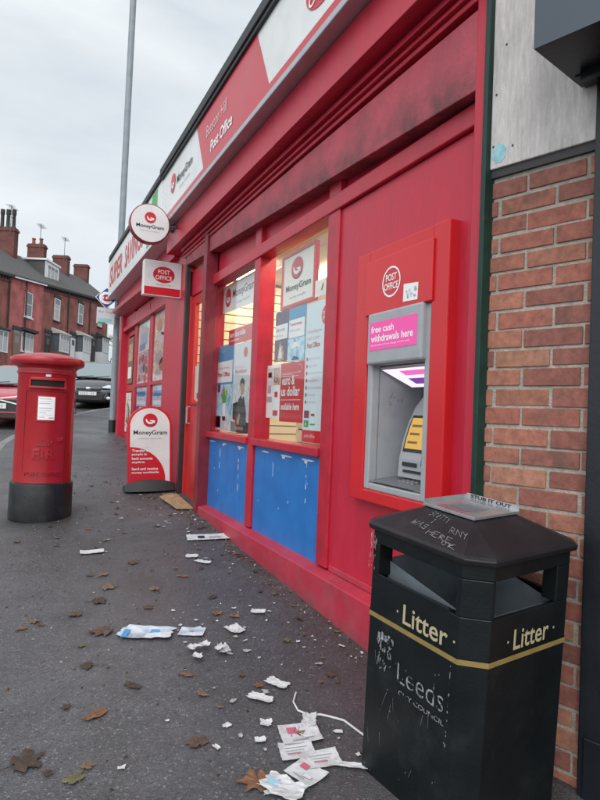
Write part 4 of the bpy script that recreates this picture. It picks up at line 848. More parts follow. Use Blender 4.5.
# scratched graffiti on the lid's left slope
def lidpt(u,v):   # u along the left edge (-y = right in view), v up the slope
    a=Vector((X0+.006,u,.004)); b=Vector((-s+cxm,u*.39,.068)); n=Vector((-.39,0,.92)); p=a.lerp(b,v); return p+n*.0016
mb=MB(); rnd=random.Random(5)
def stroke(mb,pts,w,fn,m):
    for (u0,v0),(u1,v1) in zip(pts,pts[1:]):
        d=Vector((u1-u0,(v1-v0)*.16)); 
        if d.length<1e-6: continue
        d.normalize(); nx,ny=-d.y*w,d.x*w/.16
        mb.add([fn(u0+nx,v0+ny),fn(u1+nx,v1+ny),fn(u1-nx,v1-ny),fn(u0-nx,v0-ny)],[(0,1,2,3)],m)
GL={'S':[(.9,.9),(.2,.95),(.15,.55),(.85,.45),(.8,.05),(.1,.1)],'C':[(.9,.85),(.3,.95),(.1,.5),(.3,.05),(.9,.15)],'O':[(.5,1),(.1,.5),(.5,0),(.9,.5),(.5,1)],'T':[(0,1),(1,.95),(.5,.97),(.5,0)],'I':[(.2,1),(.8,1),(.5,1),(.5,0),(.2,0),(.8,0)],'W':[(0,1),(.25,0),(.5,.7),(.75,0),(1,1)],'A':[(0,0),(.5,1),(1,0),(.75,.45),(.25,.45)],'H':[(0,0),(0,1),(0,.5),(1,.5),(1,1),(1,0)],'E':[(1,1),(0,1),(0,.5),(.8,.5),(0,.5),(0,0),(1,0)],'R':[(0,0),(0,1),(.8,.85),(.7,.5),(0,.5),(1,0)],'Y':[(0,1),(.5,.5),(1,1),(.5,.5),(.4,0)],'K':[(0,0),(0,1),(0,.5),(1,1),(0,.5),(1,0)],'N':[(0,0),(0,1),(1,0),(1,1)]}
for t,u,v,w_,h_ in (('SCOTTY',.10,.74,.021,.15),('I',.03,.54,.016,.13),('WAS',.10,.32,.024,.16),('HERE',-.01,.19,.023,.15),('RNY',-.10,.42,.026,.18),('OK',-.09,.05,.024,.13)):
    for i,chh in enumerate(t):
        g=GL[chh]; uu=u-i*w_*1.35
        stroke(mb,[(uu-a*w_+rnd.uniform(-.0015,.0015),v-.012*i+b*h_+rnd.uniform(-.015,.015)) for a,b in g],.0009,lidpt,SCRATCH)
B('graffiti',mb,lid)
# body: pillars between openings, front panels below
i_=.012; xi0,xi1,yi0,yi1=X0+i_,X1-i_,Yf+i_,Yb-i_
OP0,OP1=-.175,-.065
mb=MB(); H=-.97
lo=octo(i_,H,c); hi=octo(i_,OP0,c)
def ringwall(mb,z0,z1,inset,m,close=False):
    a=octo(i_+inset,z0,c); b=octo(i_+inset,z1,c); t=.014; a2=octo(i_+inset+t,z0,c); b2=octo(i_+inset+t,z1,c)
    vs=a+b+a2+b2; fs=[]
    for k in range(8):
        n=(k+1)%8; fs+=[(k,n,8+n,8+k),(16+n,16+k,24+k,24+n),(8+k,8+n,24+n,24+k),(k,16+k,16+n,n)]
    mb.add(vs,fs,m)
ringwall(mb,H,OP0,0,BLACKB); ringwall(mb,OP1,-.021,0,BLACKB)
# corner pillars (each covers its chamfer and a strip of both faces)
def pil(pts): mb.prism([(p[0],p[1]) for p in pts],(0,0,OP1),UX,(0,1,0),OP1-OP0,BLACKB)
pw=.030
pil([(xi0,yi0+c+pw*.6),(xi0,yi0+c),(xi0+c,yi0),(xi0+c+pw*.35,yi0),(xi0+c+pw*.35,yi0+.03),(xi0+.03,yi0+c+pw*.6)])
pil([(xi0,yi1-c*.6-pw),(xi0,yi1-c*.6),(xi0+c*.6,yi1),(xi0+c*.6+pw,yi1),(xi0+c*.6+pw,yi1-.03),(xi0+.06,yi1-c*.6-pw)])
pil([(xi1,yi0+c*.6+pw),(xi1,yi0+c*.6),(xi1-c*.6,yi0),(xi1-c*.6-.06,yi0),(xi1-c*.6-.06,yi0+.05),(xi1-.03,yi0+c*.6+pw)])
pil([(xi1,yi1-c*.6-pw),(xi1,yi1-c*.6),(xi1-c*.6,yi1),(xi1-c*.6-pw,yi1),(xi1-c*.6-pw,yi1-.03),(xi1-.03,yi1-c*.6-pw)])
body=B('body',mb,bevel=.003)
# sills of the openings, grey liner, bag-less inner box
mb=MB(); mb.hexa([(xi0-.001,yi0+c+.04,OP0-.004),(xi0-.001,yi0+c+.04,OP0+.012),(xi0-.001,yi1-c*.6-pw,OP0-.004),(xi0-.001,yi1-c*.6-pw,OP0+.012),(xi0+.05,yi0+c+.04,OP0-.03),(xi0+.05,yi0+c+.04,OP0-.012),(xi0+.05,yi1-c*.6-pw,OP0-.03),(xi0+.05,yi1-c*.6-pw,OP0-.012)],BLACKB); B('opening_sill',mb,body,bevel=.004)
LIN=mat('galvanised_liner',(.19,.22,.245),.4,metal=.25,var=.15,vscale=12)
mb=MB(); 
# liner: a steel tub with a sloping lip seen through the openings
a,b,d,e=xi0+.05,xi1-.045,yi0+.05,yi1-.05
vs=[(a,d,-.195),(b,d,-.195),(b,e,-.11),(a,e,-.125),(a+.03,d+.03,-.6),(b-.03,d+.03,-.6),(b-.03,e-.03,-.6),(a+.03,e-.03,-.6)]
mb.add(vs,[(0,1,5,4),(1,2,6,5),(2,3,7,6),(3,0,4,7),(4,5,6,7)],LIN)
ln=B('liner',mb)
mb=MB(); mb.text('FRONT',(0,e-.008,0),UX,Vector((0,-.03,1)),.01,-.175,.15,.03,PNAVY,.015); B('lettering',mb,ln)
mb=MB(); mb.prism([(.13,-.02),(.15,-.03),(.16,.01),(.145,.03),(.13,.01)],(0,.12,-.15),UX,Z_,.03,mat('yellow_wrapper',(.55,.32,.02),.5)); B('wrapper',mb,ln)
# gold band running round face-chamfer-face
mb=MB(); ringb=[]
a=octo(i_-.0018,-.312,c); b=octo(i_-.0018,-.296,c)
vs=a+b; fs=[(k,(k+1)%8,8+(k+1)%8,8+k) for k in range(8)]; mb.add(vs,fs,GOLD); B('gold_band',mb,body)
OL=(xi0-.0016,0,0); OF=(0,yi0-.0016,0)
mb=MB(); mb.text('Litter',OL,Y_,Z_,-.045,-.282,.185,.062,GOLDT,.012); mb.text('Litter',OF,UX,Z_,-.075,-.282,.165,.062,GOLDT,.012)
for O,U,u in ((OL,Y_,-.07),(OL,Y_,.165),(OF,UX,-.10),(OF,UX,.115)): mb.prism(ell(u,-.252,.004,.004,10),O,U,Z_,0,GOLDT)
B('lettering',mb,body)
# council mark: owl-like crest and worn name
mb=MB(); rnd=random.Random(21)
fl=lambda u,v: Vector((xi0-.0018,-u,v))
mb.text('Leeds',OL,Y_,Z_,-.055,-.475,.195,.068,GREYT,-.01); mb.text('CITY COUNCIL',OL,Y_,Z_,-.045,-.512,.19,.015,GREYT,0)
for k in range(46):
    u=-.155+rnd.random()*.075; v=-.475+rnd.random()*.11; a=rnd.uniform(-1.2,1.2); l=rnd.uniform(.008,.03)
    du,dv=math.sin(a)*l*.4,math.cos(a)*l; nn=.0014
    mb.add([fl(u-nn,v),fl(u+nn,v),fl(u+du+nn,v+dv),fl(u+du-nn,v+dv)],[(0,1,2,3)],GREYT)
for k in range(5): 
    u=-.155+k*.016; mb.add([fl(u,-.372),fl(u+.011,-.372),fl(u+.011,-.352+.006*(k%2)),fl(u,-.352+.006*(k%2))],[(0,1,2,3)],GREYT)
B('council_mark',mb,body)
mb=MB(); rnd=random.Random(31)
def blot(u,v,w_,h_,m=GREYT):
    n=9; mb.add([fl(u+math.cos(2*math.pi*q/n)*w_*rnd.uniform(.5,1.1),v+math.sin(2*math.pi*q/n)*h_*rnd.uniform(.6,1.1)) for q in range(n)],[tuple(range(n))],m)
v=-.325
while v>-.56: h_=rnd.uniform(.002,.013); blot(.157+rnd.gauss(0,.0015),v-h_,rnd.uniform(.001,.003),h_); v-=2*h_+rnd.uniform(.002,.028)
v=-.72
while v>-.92: h_=rnd.uniform(.002,.014); blot(.160+.012*math.sin(v*30)+rnd.gauss(0,.002),v-h_,rnd.uniform(.0008,.002),h_); v-=2*h_+rnd.uniform(.004,.03)
for k in range(60):     # scuffs rubbed through near the top corner, stray spatter lower down
    if k<34: blot(-.222+rnd.random()*.035,-.035-rnd.random()*.12,rnd.uniform(.0006,.002),rnd.uniform(.002,.012),SCRATCH)
    else: blot(rnd.uniform(-.21,.17),rnd.uniform(-.93,-.36),rnd.uniform(.0005,.0014),rnd.uniform(.0006,.004),SCRATCH)
for k in range(9):
    u=rnd.uniform(-.2,.1); v=rnd.uniform(-.9,-.35); l=rnd.uniform(.01,.06); a_=rnd.uniform(-.02,.02); mb.add([fl(u,v),fl(u+.0008,v),fl(u+a_+.0004,v-l),fl(u+a_,v-l)],[(0,1,2,3)],SCRATCH)
B('drip_mark',mb,body)
mb=MB(); a,b=octo(i_+.02,H-.03,c),octo(i_+.02,H,c); mb.add(a+b,[(k,(k+1)%8,8+(k+1)%8,8+k) for k in range(8)]+[tuple(range(7,-1,-1))],BLKPL); B('foot',mb,body)

# ------------------------------------------------------------------ pillar box
px,py=-1.447,5.95
PBS=.94
pb=thing('pillar_box','red pillar box with domed cap and black base on the pavement','pillar box',(px,py,zg(px,py)-.01),rot=(R(.5),R(.2),0)); pb.scale=(PBS,PBS,1)
B=lambda n,mb,p=None,**k: build(n,mb,p or pb,world=False,**k)
mb=MB(); mb.lathe([(.20,0),(.283,0),(.285,.03),(.283,.31),(.279,.328),(.262,.335)],PBLK,64); B('base',mb,smooth=35)
mb=MB(); mb.lathe([(.20,.334),(.264,.335),(.2625,.36),(.257,1.285),(.262,1.295),(.268,1.30),(.268,1.318),(.262,1.322),(.262,1.345),(.20,1.35)],PBOX,72); bd2=B('body',mb,smooth=30)
mb=MB(); mb.lathe([(.2,1.34),(.266,1.345),(.275,1.36),(.300,1.372),(.322,1.378),(.333,1.392),(.335,1.428),(.328,1.440),(.30,1.452),(.22,1.474),(.12,1.488),(.04,1.494),(.002,1.495)],PBOX,72)
nb=60
cap=B('cap',mb,smooth=35)
r=.259
def cyl(u,v,l=0.): a=u/r; return Vector(((r+l)*math.sin(a),-(r+l)*math.cos(a),v))
def cpatch2(mb,u0,u1,v0,v1,l,t,m,k=10):
    vs=[];fs=[]
    for i in range(k+1):
        u=u0+(u1-u0)*i/k; vs+=[cyl(u,v0,l),cyl(u,v1,l),cyl(u,v0,l-t),cyl(u,v1,l-t)]
    for i in range(k): a=i*4; b=a+4; fs+=[(a,b,b+1,a+1),(a+1,b+1,b+3,a+3),(a,a+2,b+2,b)]
    fs+=[(0,1,3,2),(k*4,k*4+2,k*4+3,k*4+1)]
    mb.add(vs,fs,m)
mb=MB(); cpatch2(mb,-.155,.155,1.238,1.262,.016,.03,PBOX); cpatch2(mb,-.165,.165,1.165,1.185,.020,.03,PBOX); cpatch2(mb,-.165,-.15,1.18,1.24,.014,.03,PBOX,2); cpatch2(mb,.15,.165,1.18,1.24,.014,.03,PBOX,2); sl=B('slot_hood',mb,bd2,bevel=.004)
mb=MB(); cpatch2(mb,-.15,.15,1.184,1.238,.002,.01,SLOTB); B('slot',mb,sl)
mb=MB(); cpatch2(mb,-.022,.022,1.270,1.29,.012,.02,PLGREY,3); B('collection_tab',mb,bd2)
mb=MB(); cpatch2(mb,-.088,.08,.875,1.105,.008,.02,PBOX); fr=B('notice_frame',mb,bd2,bevel=.003)
mb=MB(); cpatch2(mb,-.074,.067,.892,1.094,.0105,.004,PWHITE); B('notice_plate',mb,fr)
mb=MB()
for k in range(9): 
    v=1.075-k*.02; w_=[.10,.11,.09,0,.11,.10,.06,.11,.05][k]
    if w_: cpatch2(mb,-.064,-.064+w_,v-.003,v+.003,.0115,.001,PLGREY if k%2 else PGREY,4)
cpatch2(mb,.02,.06,.905,.915,.0115,.001,PGREY,2)
B('notice_text',mb,fr)
def raised(mb,t,u,v,w_,h_,bold):
    vs,fs,_=text_geo(t,bold)
    # thick letters: front face and a lowered duplicate joined by the subdivision of edges
    mb.text(t,(0,0,0),UX,Z_,u,v,w_,h_,PBOX,bold,fn=lambda a,b:cyl(a,b,.011))
    edges={}
    for f in fs:
        for a,b in zip(f,f[1:]+f[:1]): edges[(a,b)]=1
    for (a,b) in edges:
        if (b,a) not in edges:
            A_,B_=vs[a],vs[b]; q0=(u+A_[0]*w_,v+A_[1]*h_); q1=(u+B_[0]*w_,v+B_[1]*h_)
            mb.add([cyl(*q0,.011),cyl(*q1,.011),cyl(*q1,-.002),cyl(*q0,-.002)],[(0,1,2,3)],PBOX)
mb=MB(); raised(mb,'E R',-.105,.545,.20,.095,.03); B('royal_cipher',mb,bd2)
mb=MB(); raised(mb,'II',-.028,.555,.045,.07,.02); B('royal_cipher',mb,bd2)
mb=MB(); raised(mb,'POST  OFFICE',-.17,.40,.33,.035,.02); B('raised_lettering',mb,bd2)
mb=MB()
for k in range(5): u=-.06+k*.028; mb.prism(ell(0,0,.010,.010,10),cyl(u-.0,.70+.012*(2-abs(k-2)),.007),UX,Z_,.012,PBOX)
cpatch2(mb,-.07,.06,.665,.680,.008,.012,PBOX,6); cpatch2(mb,-.055,.045,.683,.692,.007,.012,PBOX,6); B('crown',mb,bd2)
mb=MB(); cpatch2(mb,.105,.165,.70,.735,.010,.02,PBOX,4); B('lock',mb,bd2,bevel=.006)
mb=MB(); cpatch2(mb,.195,.20,.37,1.14,.003,.006,mat('door_gap',(.06,.004,.006),.7),2); cpatch2(mb,-.20,-.195,.37,1.14,.003,.006,MATS['door_gap'],2); cpatch2(mb,-.195,.195,1.138,1.143,.003,.006,MATS['door_gap'],10); B('door_seam',mb,bd2)

# ------------------------------------------------------------------ lamp post with bus stop flag
lx,ly=-.045,11.85
lp=thing('street_lamp','tall grey steel lamp post standing beyond the far shop','lamp post',(lx,ly,zg(lx,ly)-.02))
B=lambda n,mb,p=None,**k: build(n,mb,p or lp,world=False,**k)
mb=MB(); mb.tube([(0,0,0),(-.005,-.01,.25)],.070,BLKPL,20); B('base_sleeve',mb,smooth=40)
mb=MB(); mb.tube([(0,0,0),(-.01,-.03,1.7),(-.011,-.032,1.76),(-.012,-.035,1.80),(-.03,-.30,7.9),(-.035,-.36,9.6)],[.062,.062,.061,.059,.058,.056],LAMPM,20); sh=B('shaft',mb,smooth=40)
mb=MB(); mb.box(-.025,.025,-.072,-.05,.55,1.05,LAMPM); B('access_door',mb,sh,bevel=.004)
mb=MB(); mb.tube([(-.035,-.36,9.55),(-.3,-.38,9.9),(-1.2,-.4,10.0)],.035,LAMPM,10); B('arm',mb,smooth=40)
mb=MB(); mb.ellip((-1.5,-.4,9.98),.35,.14,.09,LAMPM); B('lantern',mb,smooth=60)
bf=thing('bus_stop_sign','blue diamond bus stop flag with a red and white swirl on the lamp post','bus stop sign',(-.27,11.78,3.1))
M2=Matrix.Rotation(R(-4),3,'Y')
mb=MB(); O=Vector((-.29,11.62,3.46)); dd=.20
mb.prism([(-dd,0),(0,-dd),(dd,0),(0,dd)],O,UX,Z_,.012,PWHITE); mb.prism([(-dd*.93,0),(0,-dd*.93),(dd*.93,0),(0,dd*.93)],O+Vector((0,-.002,0)),UX,Z_,.001,mat('flag_blue',(.02,.05,.20),.45)); fl_=build('flag',mb,bf)
mb=MB(); O2=O+Vector((0,-.0045,0)); 
def band(mb,ra,rb,a0,a1,cx,cy,sx,m,O,k=20):
    a=ell(cx,cy,ra*sx,ra,k,a0,a1); b=ell(cx,cy,rb*sx,rb,k,a0,a1)
    for i in range(k): mb.prism([a[i],a[i+1],b[i+1],b[i]],O,UX,Z_,0,m)
band(mb,.115,.065,20,330,.0,0,1.15,PWHITE,O2); mb.rect(-.08,.12,-.02,.02,O2,UX,Z_,0,PWHITE)
band(mb,.058,.03,20,330,.02,0,1.2,PRED,O2+Vector((0,-.001,0))); band(mb,.10,.085,-30,170,.12,.02,1.,PPALEPINK,O2+Vector((0,-.001,0))); band(mb,.075,.05,-30,170,.13,.0,1.,PRED,O2+Vector((0,-.001,0)))
build('emblem',mb,fl_)
mb=MB(); O=Vector((-.30,11.63,2.98)); mb.rect(-.15,.17,.0,.30,O,UX,Z_,.01,PLGREY); pl_=build('plate',mb,bf)
mb=MB(); mb.text('Bus Stop',O+Vector((0,-.002,0)),UX,Z_,-.12,.19,.26,.06,PGREY,.01); mb.rect(-.12,.12,.04,.10,O+Vector((0,-.002,0)),UX,Z_,0,PSKY); mb.rect(-.13,.02,-.0,.03,O+Vector((0,-.002,0)),UX,Z_,0,PGREEN); build('lettering',mb,pl_)
mb=MB(); mb.tube([(-.20,11.64,3.46),(-.06,11.72,3.46)],.015,LAMPM,8); mb.tube([(-.20,11.65,3.12),(-.06,11.72,3.12)],.015,LAMPM,8); build('bracket',mb,bf)

# ------------------------------------------------------------------ cars (front faces local -y)
def make_car(label,loc,rz,paint,style,L_=3.95,W_=.85,Hh=1.47,hood=.92,group='cars parked along the kerb'):
    t=thing('parked_car',label,'car',loc,rz,group)
    B=lambda n,mb,p=None,**k: build(n,mb,p or t,world=False,**k)
    # lower body loft
    st=[(0.0,.60,.30,.58),(.06,.72,.22,.66),(.22,.79,.19,.74),(.55,W_-.02,.18,hood-.09),(.95,W_,.18,hood),(1.6,W_,.18,hood+.03),(2.6,W_,.18,hood+.05),(L_-.5,W_-.01,.19,hood+.07),(L_-.12,W_-.07,.22,hood+.04),(L_,.68,.32,hood-.12)]
    mb=MB(); vs=[];fs=[];n=12
    for y,w,z0,z1 in st:
        half=[(0,z0),(w*.80,z0),(w*.97,z0+.10),(w,z0+(z1-z0)*.45),(w*.985,z0+(z1-z0)*.75),(w*.90,z1-.02),(0,z1+.015)]
        ring=half+[(-a,b) for a,b in half[-2:0:-1]]
        n=len(ring); vs+=[(a,y+(.05*(1-(a/ w)**2)*-1 if y<.3 else 0),b) for a,b in ring]
    for i in range(len(st)-1):
        for k in range(n): fs.append((i*n+k,i*n+(k+1)%n,(i+1)*n+(k+1)%n,(i+1)*n+k))
    fs.append(tuple(range(n-1,-1,-1))); fs.append(tuple((len(st)-1)*n+k for k in range(n)))
    mb.add(vs,fs,paint); body=B('body',mb,smooth=50); ms=body.modifiers.new('sub','SUBSURF'); ms.levels=2; ms.render_levels=2
    # greenhouse shell (roof and pillars)
    zb_=hood+.0; yb0,yb1,yr0,yr1=.88,L_-.10,1.72,L_-.62; wb,wr=W_-.07,W_-.24
    base=[(-wb,yb0,zb_),(wb,yb0,zb_),(wb,yb1,zb_+.06),(-wb,yb1,zb_+.06)]
    roof=[(-wr,yr0,Hh-.05),(wr,yr0,Hh-.05),(wr,yr1,Hh-.04),(-wr,yr1,Hh-.04)]
    crown=[(-wr*.75,yr0+.25,Hh),(wr*.75,yr0+.25,Hh),(wr*.75,yr1-.15,Hh),(-wr*.75,yr1-.15,Hh)]
    mb=MB(); mb.add(base+roof+crown,[(0,1,5,4),(1,2,6,5),(2,3,7,6),(3,0,4,7),(4,5,9,8),(5,6,10,9),(6,7,11,10),(7,4,8,11),(8,9,10,11)],paint); rf=B('roof',mb,smooth=50,bevel=.03)
    def pane(n_,a,b,c,d,ins,lift,parent):
        a,b,c,d=map(Vector,(a,b,c,d)); ce=(a+b+c+d)/4; nn=(b-a).cross(d-a).normalized()
        if nn.dot(ce-Vector((0,L_/2,1.0)))<0: nn=-nn
        q=[ce+(v-ce)*ins+nn*lift for v in (a,b,c,d)]; mb=MB(); mb.add(q,[(0,1,2,3)],CARGLASS); return B(n_,mb,parent)
    pane('windscreen',base[0],base[1],roof[1],roof[0],.92,.012,rf)
    for s_ in (0,1):
        i0,i1=(1,2) if s_==0 else (3,0)
        A0,B0,C0,D0=map(Vector,(base[i0],base[i1],roof[i1],roof[i0]))
        if s_==1: A0,B0,C0,D0=B0,A0,D0,C0
        f=lambda a,b,t:a.lerp(b,t)
        for (t0,t1) in ((.20,.56),(.59,.90)):
            pane('side_window',f(A0,B0,t0),f(A0,B0,t1),f(D0,C0,max(.04,t0-.12)),f(D0,C0,min(.96,t1+.03)),.88,.012,rf)
    pane('rear_window',base[2],base[3],roof[3],roof[2],.85,.012,rf)
    # wheels
    for sx in (-1,1):
        for y in (.72,L_-.72):
            mb=MB(); mb.tube([(sx*(W_-.19),y,.30),(sx*(W_-.0),y,.30)],.345,BLKPL,24); B('wheel_arch',mb,smooth=40)
            mb=MB(); x0=sx*(W_-.17); mb.tube([(x0,y,.30),(x0+sx*.02,y,.30),(x0+sx*.165,y,.30),(x0+sx*.185,y,.30)],[.27,.30,.30,.275],RUBBER,28); wh=B('wheel',mb,smooth=40)
            mb=MB(); mb.tube([(sx*(W_+.0),y,.30),(sx*(W_+.02),y,.30)],[.205,.19],RIM,20)
            for k in range(5):
                a=R(72*k); mb.hexa([(sx*(W_+.018),y+math.cos(a+q_)*rr,.30+math.sin(a+q_)*rr) for q_,rr in ((-.15,.05),(.15,.05),(-.09,.19),(.09,.19))]+[(sx*(W_+.026),y+math.cos(a+q_)*rr,.30+math.sin(a+q_)*rr) for q_,rr in ((-.15,.05),(.15,.05),(-.09,.19),(.09,.19))],CHROME)
            B('rim',mb,wh,smooth=40)
    # face
    if style=='hatch':
        mb=MB(); mb.prism([(-.50,.50),(.50,.50),(.44,.28),(-.44,.28)],(0,-.055,0),UX,Z_,.08,BLKPL); B('bumper_intake',mb,bevel=.01)
        mb=MB(); mb.prism([(-.40,.645),(.40,.645),(.34,.575),(-.34,.575)],(0,-.03,0),UX,Z_,.08,BLKPL); gr=B('grille',mb,bevel=.01)
        mb=MB(); mb.ellip((0,-.035,.635),.075,.02,.045,CHROME); B('badge',mb,gr,smooth=60)
        mb=MB(); mb.rect(-.36,.36,.655,.672,(0,-.025,0),UX,Z_,.03,CHROME); B('trim',mb,gr)
    else:
        mb=MB(); mb.prism([(-.52,.55),(-.40,.62),(.40,.62),(.52,.55),(.50,.24),(-.50,.24)],(0,-.06,0),UX,Z_,.08,BLKPL); gr=B('grille',mb,bevel=.01)
        mb=MB(); 
        for s_ in (-1,1):
            for (u0,v0,u1,v1,t_) in ((.0,.565,.14,.64,.022),(.14,.64,.60,.70,.022),(.14,.60,.50,.52,.022)):
                d=Vector((u1-u0,v1-v0)).normalized(); nx,ny=-d.y*t_/2,d.x*t_/2
                mb.prism([(s_*(u0+nx),v0+ny),(s_*(u1+nx),v1+ny),(s_*(u1-nx),v1-ny),(s_*(u0-nx),v0-ny)],(0,-.07,0),UX,Z_,.05,PWHITE)
        B('chrome_chevron',mb,gr)
        mb=MB(); mb.rect(-.52,.52,.345,.372,(0,-.075,0),UX,Z_,.04,paint); B('bumper_bar',mb,gr)
    mb=MB(); mb.rect(-.26,.26,.43,.535,(0,-.085,0),UX,Z_,.02,PLATE); pl=B('number_plate',mb)
    mb=MB()
    for k in range(7):
        if k!=4: mb.rect(-.22+k*.063,-.22+k*.063+.034,.453,.512,(0,-.087,0),UX,Z_,0,PGREY)
    B('plate_characters',mb,pl)
    for sx in (-1,1):
        mb=MB(); vs=[(sx*.42,.0,.66),(sx*.73,.20,.66),(sx*.76,.36,.75),(sx*.56,.16,.775),(sx*.40,.03,.70)]
        fr_=[Vector(v)+Vector((sx*.01,-.035,.0)) for v in vs]; bk=[Vector(v)+Vector((-sx*.03,.12,-.01)) for v in vs]
        n=5; mb.add(fr_+bk,[tuple(range(n)),tuple(range(2*n-1,n-1,-1))]+[(i,i+n,(i+1)%n+n,(i+1)%n) for i in range(n)],LENS); B('headlight',mb,smooth=30,bevel=.02)
        mb=MB(); mb.ellip((sx*(W_+.07),1.22,hood+.06),.10,.05,.07,paint); B('wing_mirror',mb,smooth=60)
        mb=MB(); mb.ellip((sx*.60,.02,.36),.07,.03,.05,LENS); B('fog_light',mb,smooth=60)
    mb=MB(); mb.box(-.45,.05,.86,.90,hood+.02,hood+.035,BLKPL); mb.tube([(-.1,.885,hood+.03),(.45,.99,hood+.10)],.008,BLKPL,6); mb.tube([(-.6,.885,hood+.03),(-.05,.97,hood+.09)],.008,BLKPL,6); B('wiper',mb)
    mb=MB(); mb.box(-.08,.22,.97,1.1,hood+.03,hood+.05,PLGREY); B('paper_on_dash',mb)
    return t
def on_road(x,y): return (x,y,zg(x,y)-.10)
make_car('red hatchback with a chrome chevron grille, half hidden behind the pillar box',on_road(-2.13,13.6),R(-18),CARRED,'chevron',3.75,.80,1.44)
make_car('black hatchback facing the camera beyond the pillar box',on_road(.22,19.4),R(-17),CARBLK,'hatch',4.1,.90,1.60,.99)
make_car('white car parked behind the black hatchback',on_road(.15,27.5),R(-22),CARWHT,'hatch',4.2,.87,1.52,.96)

# ------------------------------------------------------------------ terraced houses across the road
S25,C25=math.sin(R(25)),math.cos(R(25)); SL=.098
def cs(Xc,d): return (-1.66+Xc*C25+d*S25,-Xc*S25+d*C25)
def floor_z(d): return 4.05+SL*(d-41.2)
hl=['brown brick terraced house cut off by the left edge of the picture','pink painted brick terraced house with white gutter and tall sooty pots','brown brick terraced house with a white dormer in its roof','brown brick terraced house with a white bay window','last brown brick terraced house at the uphill end of the row']
FW=4.9
for i in range(5):
    d0=33.8+FW*i+(.0); x,y=cs(-19,d0); fz=floor_z(d0)
    h=thing('terraced_house',hl[i],'house',(x,y,fz),R(-25),'terraced houses across the road')
    B=lambda n,mb,p=None,**k: build(n,mb,p or h,world=False,**k)
    wm=BRK_PINK if i==1 else BRK_BROWN; e=5.9; sh=lambda v:SL*v; W2=FW-.004; RX=-2.7
    zt=lambda v:e+sh(v)
    mb=MB(); mb.hexa([(-5.4,0,-2.5),(-5.4,0,zt(0)),(-5.4,W2,-2.5),(-5.4,W2,zt(W2)),(0,0,-2.5),(0,0,zt(0)),(0,W2,-2.5),(0,W2,zt(W2))],wm)
    rt=2.15
    for v in (0.,W2-.2):
        mb.add([(0,v,zt(v)),(RX,v,zt(v)+rt),(-5.4,v,zt(v)),(0,v+.2,zt(v+.2)),(RX,v+.2,zt(v+.2)+rt),(-5.4,v+.2,zt(v+.2))],[(0,1,2),(5,4,3),(0,3,4,1),(1,4,5,2)],wm)
    wl=B('wall',mb)
    mb=MB()
    for (xa,xb_,za,zb2) in ((.22,RX,-.05,rt+.08),(-5.62,RX,-.05,rt+.08)):
        mb.hexa([(xa,-.0,zt(0)+za),(xa,-.0,zt(0)+za+.09),(xa,W2,zt(W2)+za),(xa,W2,zt(W2)+za+.09),(xb_,0,zt(0)+zb2-.09),(xb_,0,zt(0)+zb2),(xb_,W2,zt(W2)+zb2-.09),(xb_,W2,zt(W2)+zb2)],SLATE)
    rf=B('roof',mb)
    mb=MB(); mb.hexa([(.14,0,zt(0)-.16),(.14,0,zt(0)-.07),(.14,W2,zt(W2)-.16),(.14,W2,zt(W2)-.07),(.25,0,zt(0)-.16),(.25,0,zt(0)-.07),(.25,W2,zt(W2)-.16),(.25,W2,zt(W2)-.07)],UPVC if i==1 else SOOT); B('gutter',mb,wl)
    if i!=1:
        mb=MB()
        for k in range(14): v=.15+k*.345; mb.box(.002,.10,v,v+.12,zt(v)-.33,zt(v)-.17,SOOT)
        mb.hexa([(.002,0,zt(0)-.50),(.002,0,zt(0)-.40),(.002,W2,zt(W2)-.50),(.002,W2,zt(W2)-.40),(.05,0,zt(0)-.50),(.05,0,zt(0)-.40),(.05,W2,zt(W2)-.50),(.05,W2,zt(W2)-.40)],BRK_CHIM); B('eaves_corbel',mb,wl)
    mb=MB(); v=4.55 if i!=1 else 2.05; mb.tube([(.09,v,-1.0),(.09,v,zt(v)-.15)],.05,UPVC if i==4 else SOOT,8); B('drainpipe',mb,wl)
    def window(y0,y1,z0,z1,net=False,vert=1,parent=wl,x=.0):
        mb=MB(); fw=.075
        for a,b,c_,d_ in ((y0,y1,z0,z0+fw),(y0,y1,z1-fw,z1),(y0,y0+fw,z0+fw,z1-fw),(y1-fw,y1,z0+fw,z1-fw)): mb.box(x+.002,x+.05,a,b,c_,d_,UPVC)
        for k in range(1,vert+1): yy=y0+(y1-y0)*k/(vert+1); mb.box(x+.004,x+.046,yy-.03,yy+.03,z0+fw,z1-fw,UPVC)
        if vert==0: mb.box(x+.004,x+.046,y0+fw,y1-fw,(z0+z1)/2-.03,(z0+z1)/2+.03,UPVC)
        w=B('window',mb,parent); mb=MB(); mb.box(x+.003,x+.02,y0+.01,y1-.01,z0+.01,z1-.01,PANE); B('pane',mb,w)
        if net: mb=MB(); mb.box(x+.021,x+.024,y0+.05,y1-.05,z0+(z1-z0)*.05,z0+(z1-z0)*.75,CURT); B('net_curtain',mb,w)
        return w
    o2=SL*2.4
    u0=2.05 if i==1 else 1.95
    window(u0,u0+1.05,3.35+o2,5.05+o2,i%2==0,0)
    mb=MB(); mb.box(.001,.07,u0-.12,u0+1.17,5.06+o2,5.30+o2,SOOT if i!=1 else BRK_PINK); B('lintel',mb,wl); mb=MB(); mb.box(.001,.12,u0-.1,u0+1.15,3.23+o2,3.34+o2,SOOT if i!=1 else UPVC); B('sill',mb,wl)
    g0=1.75
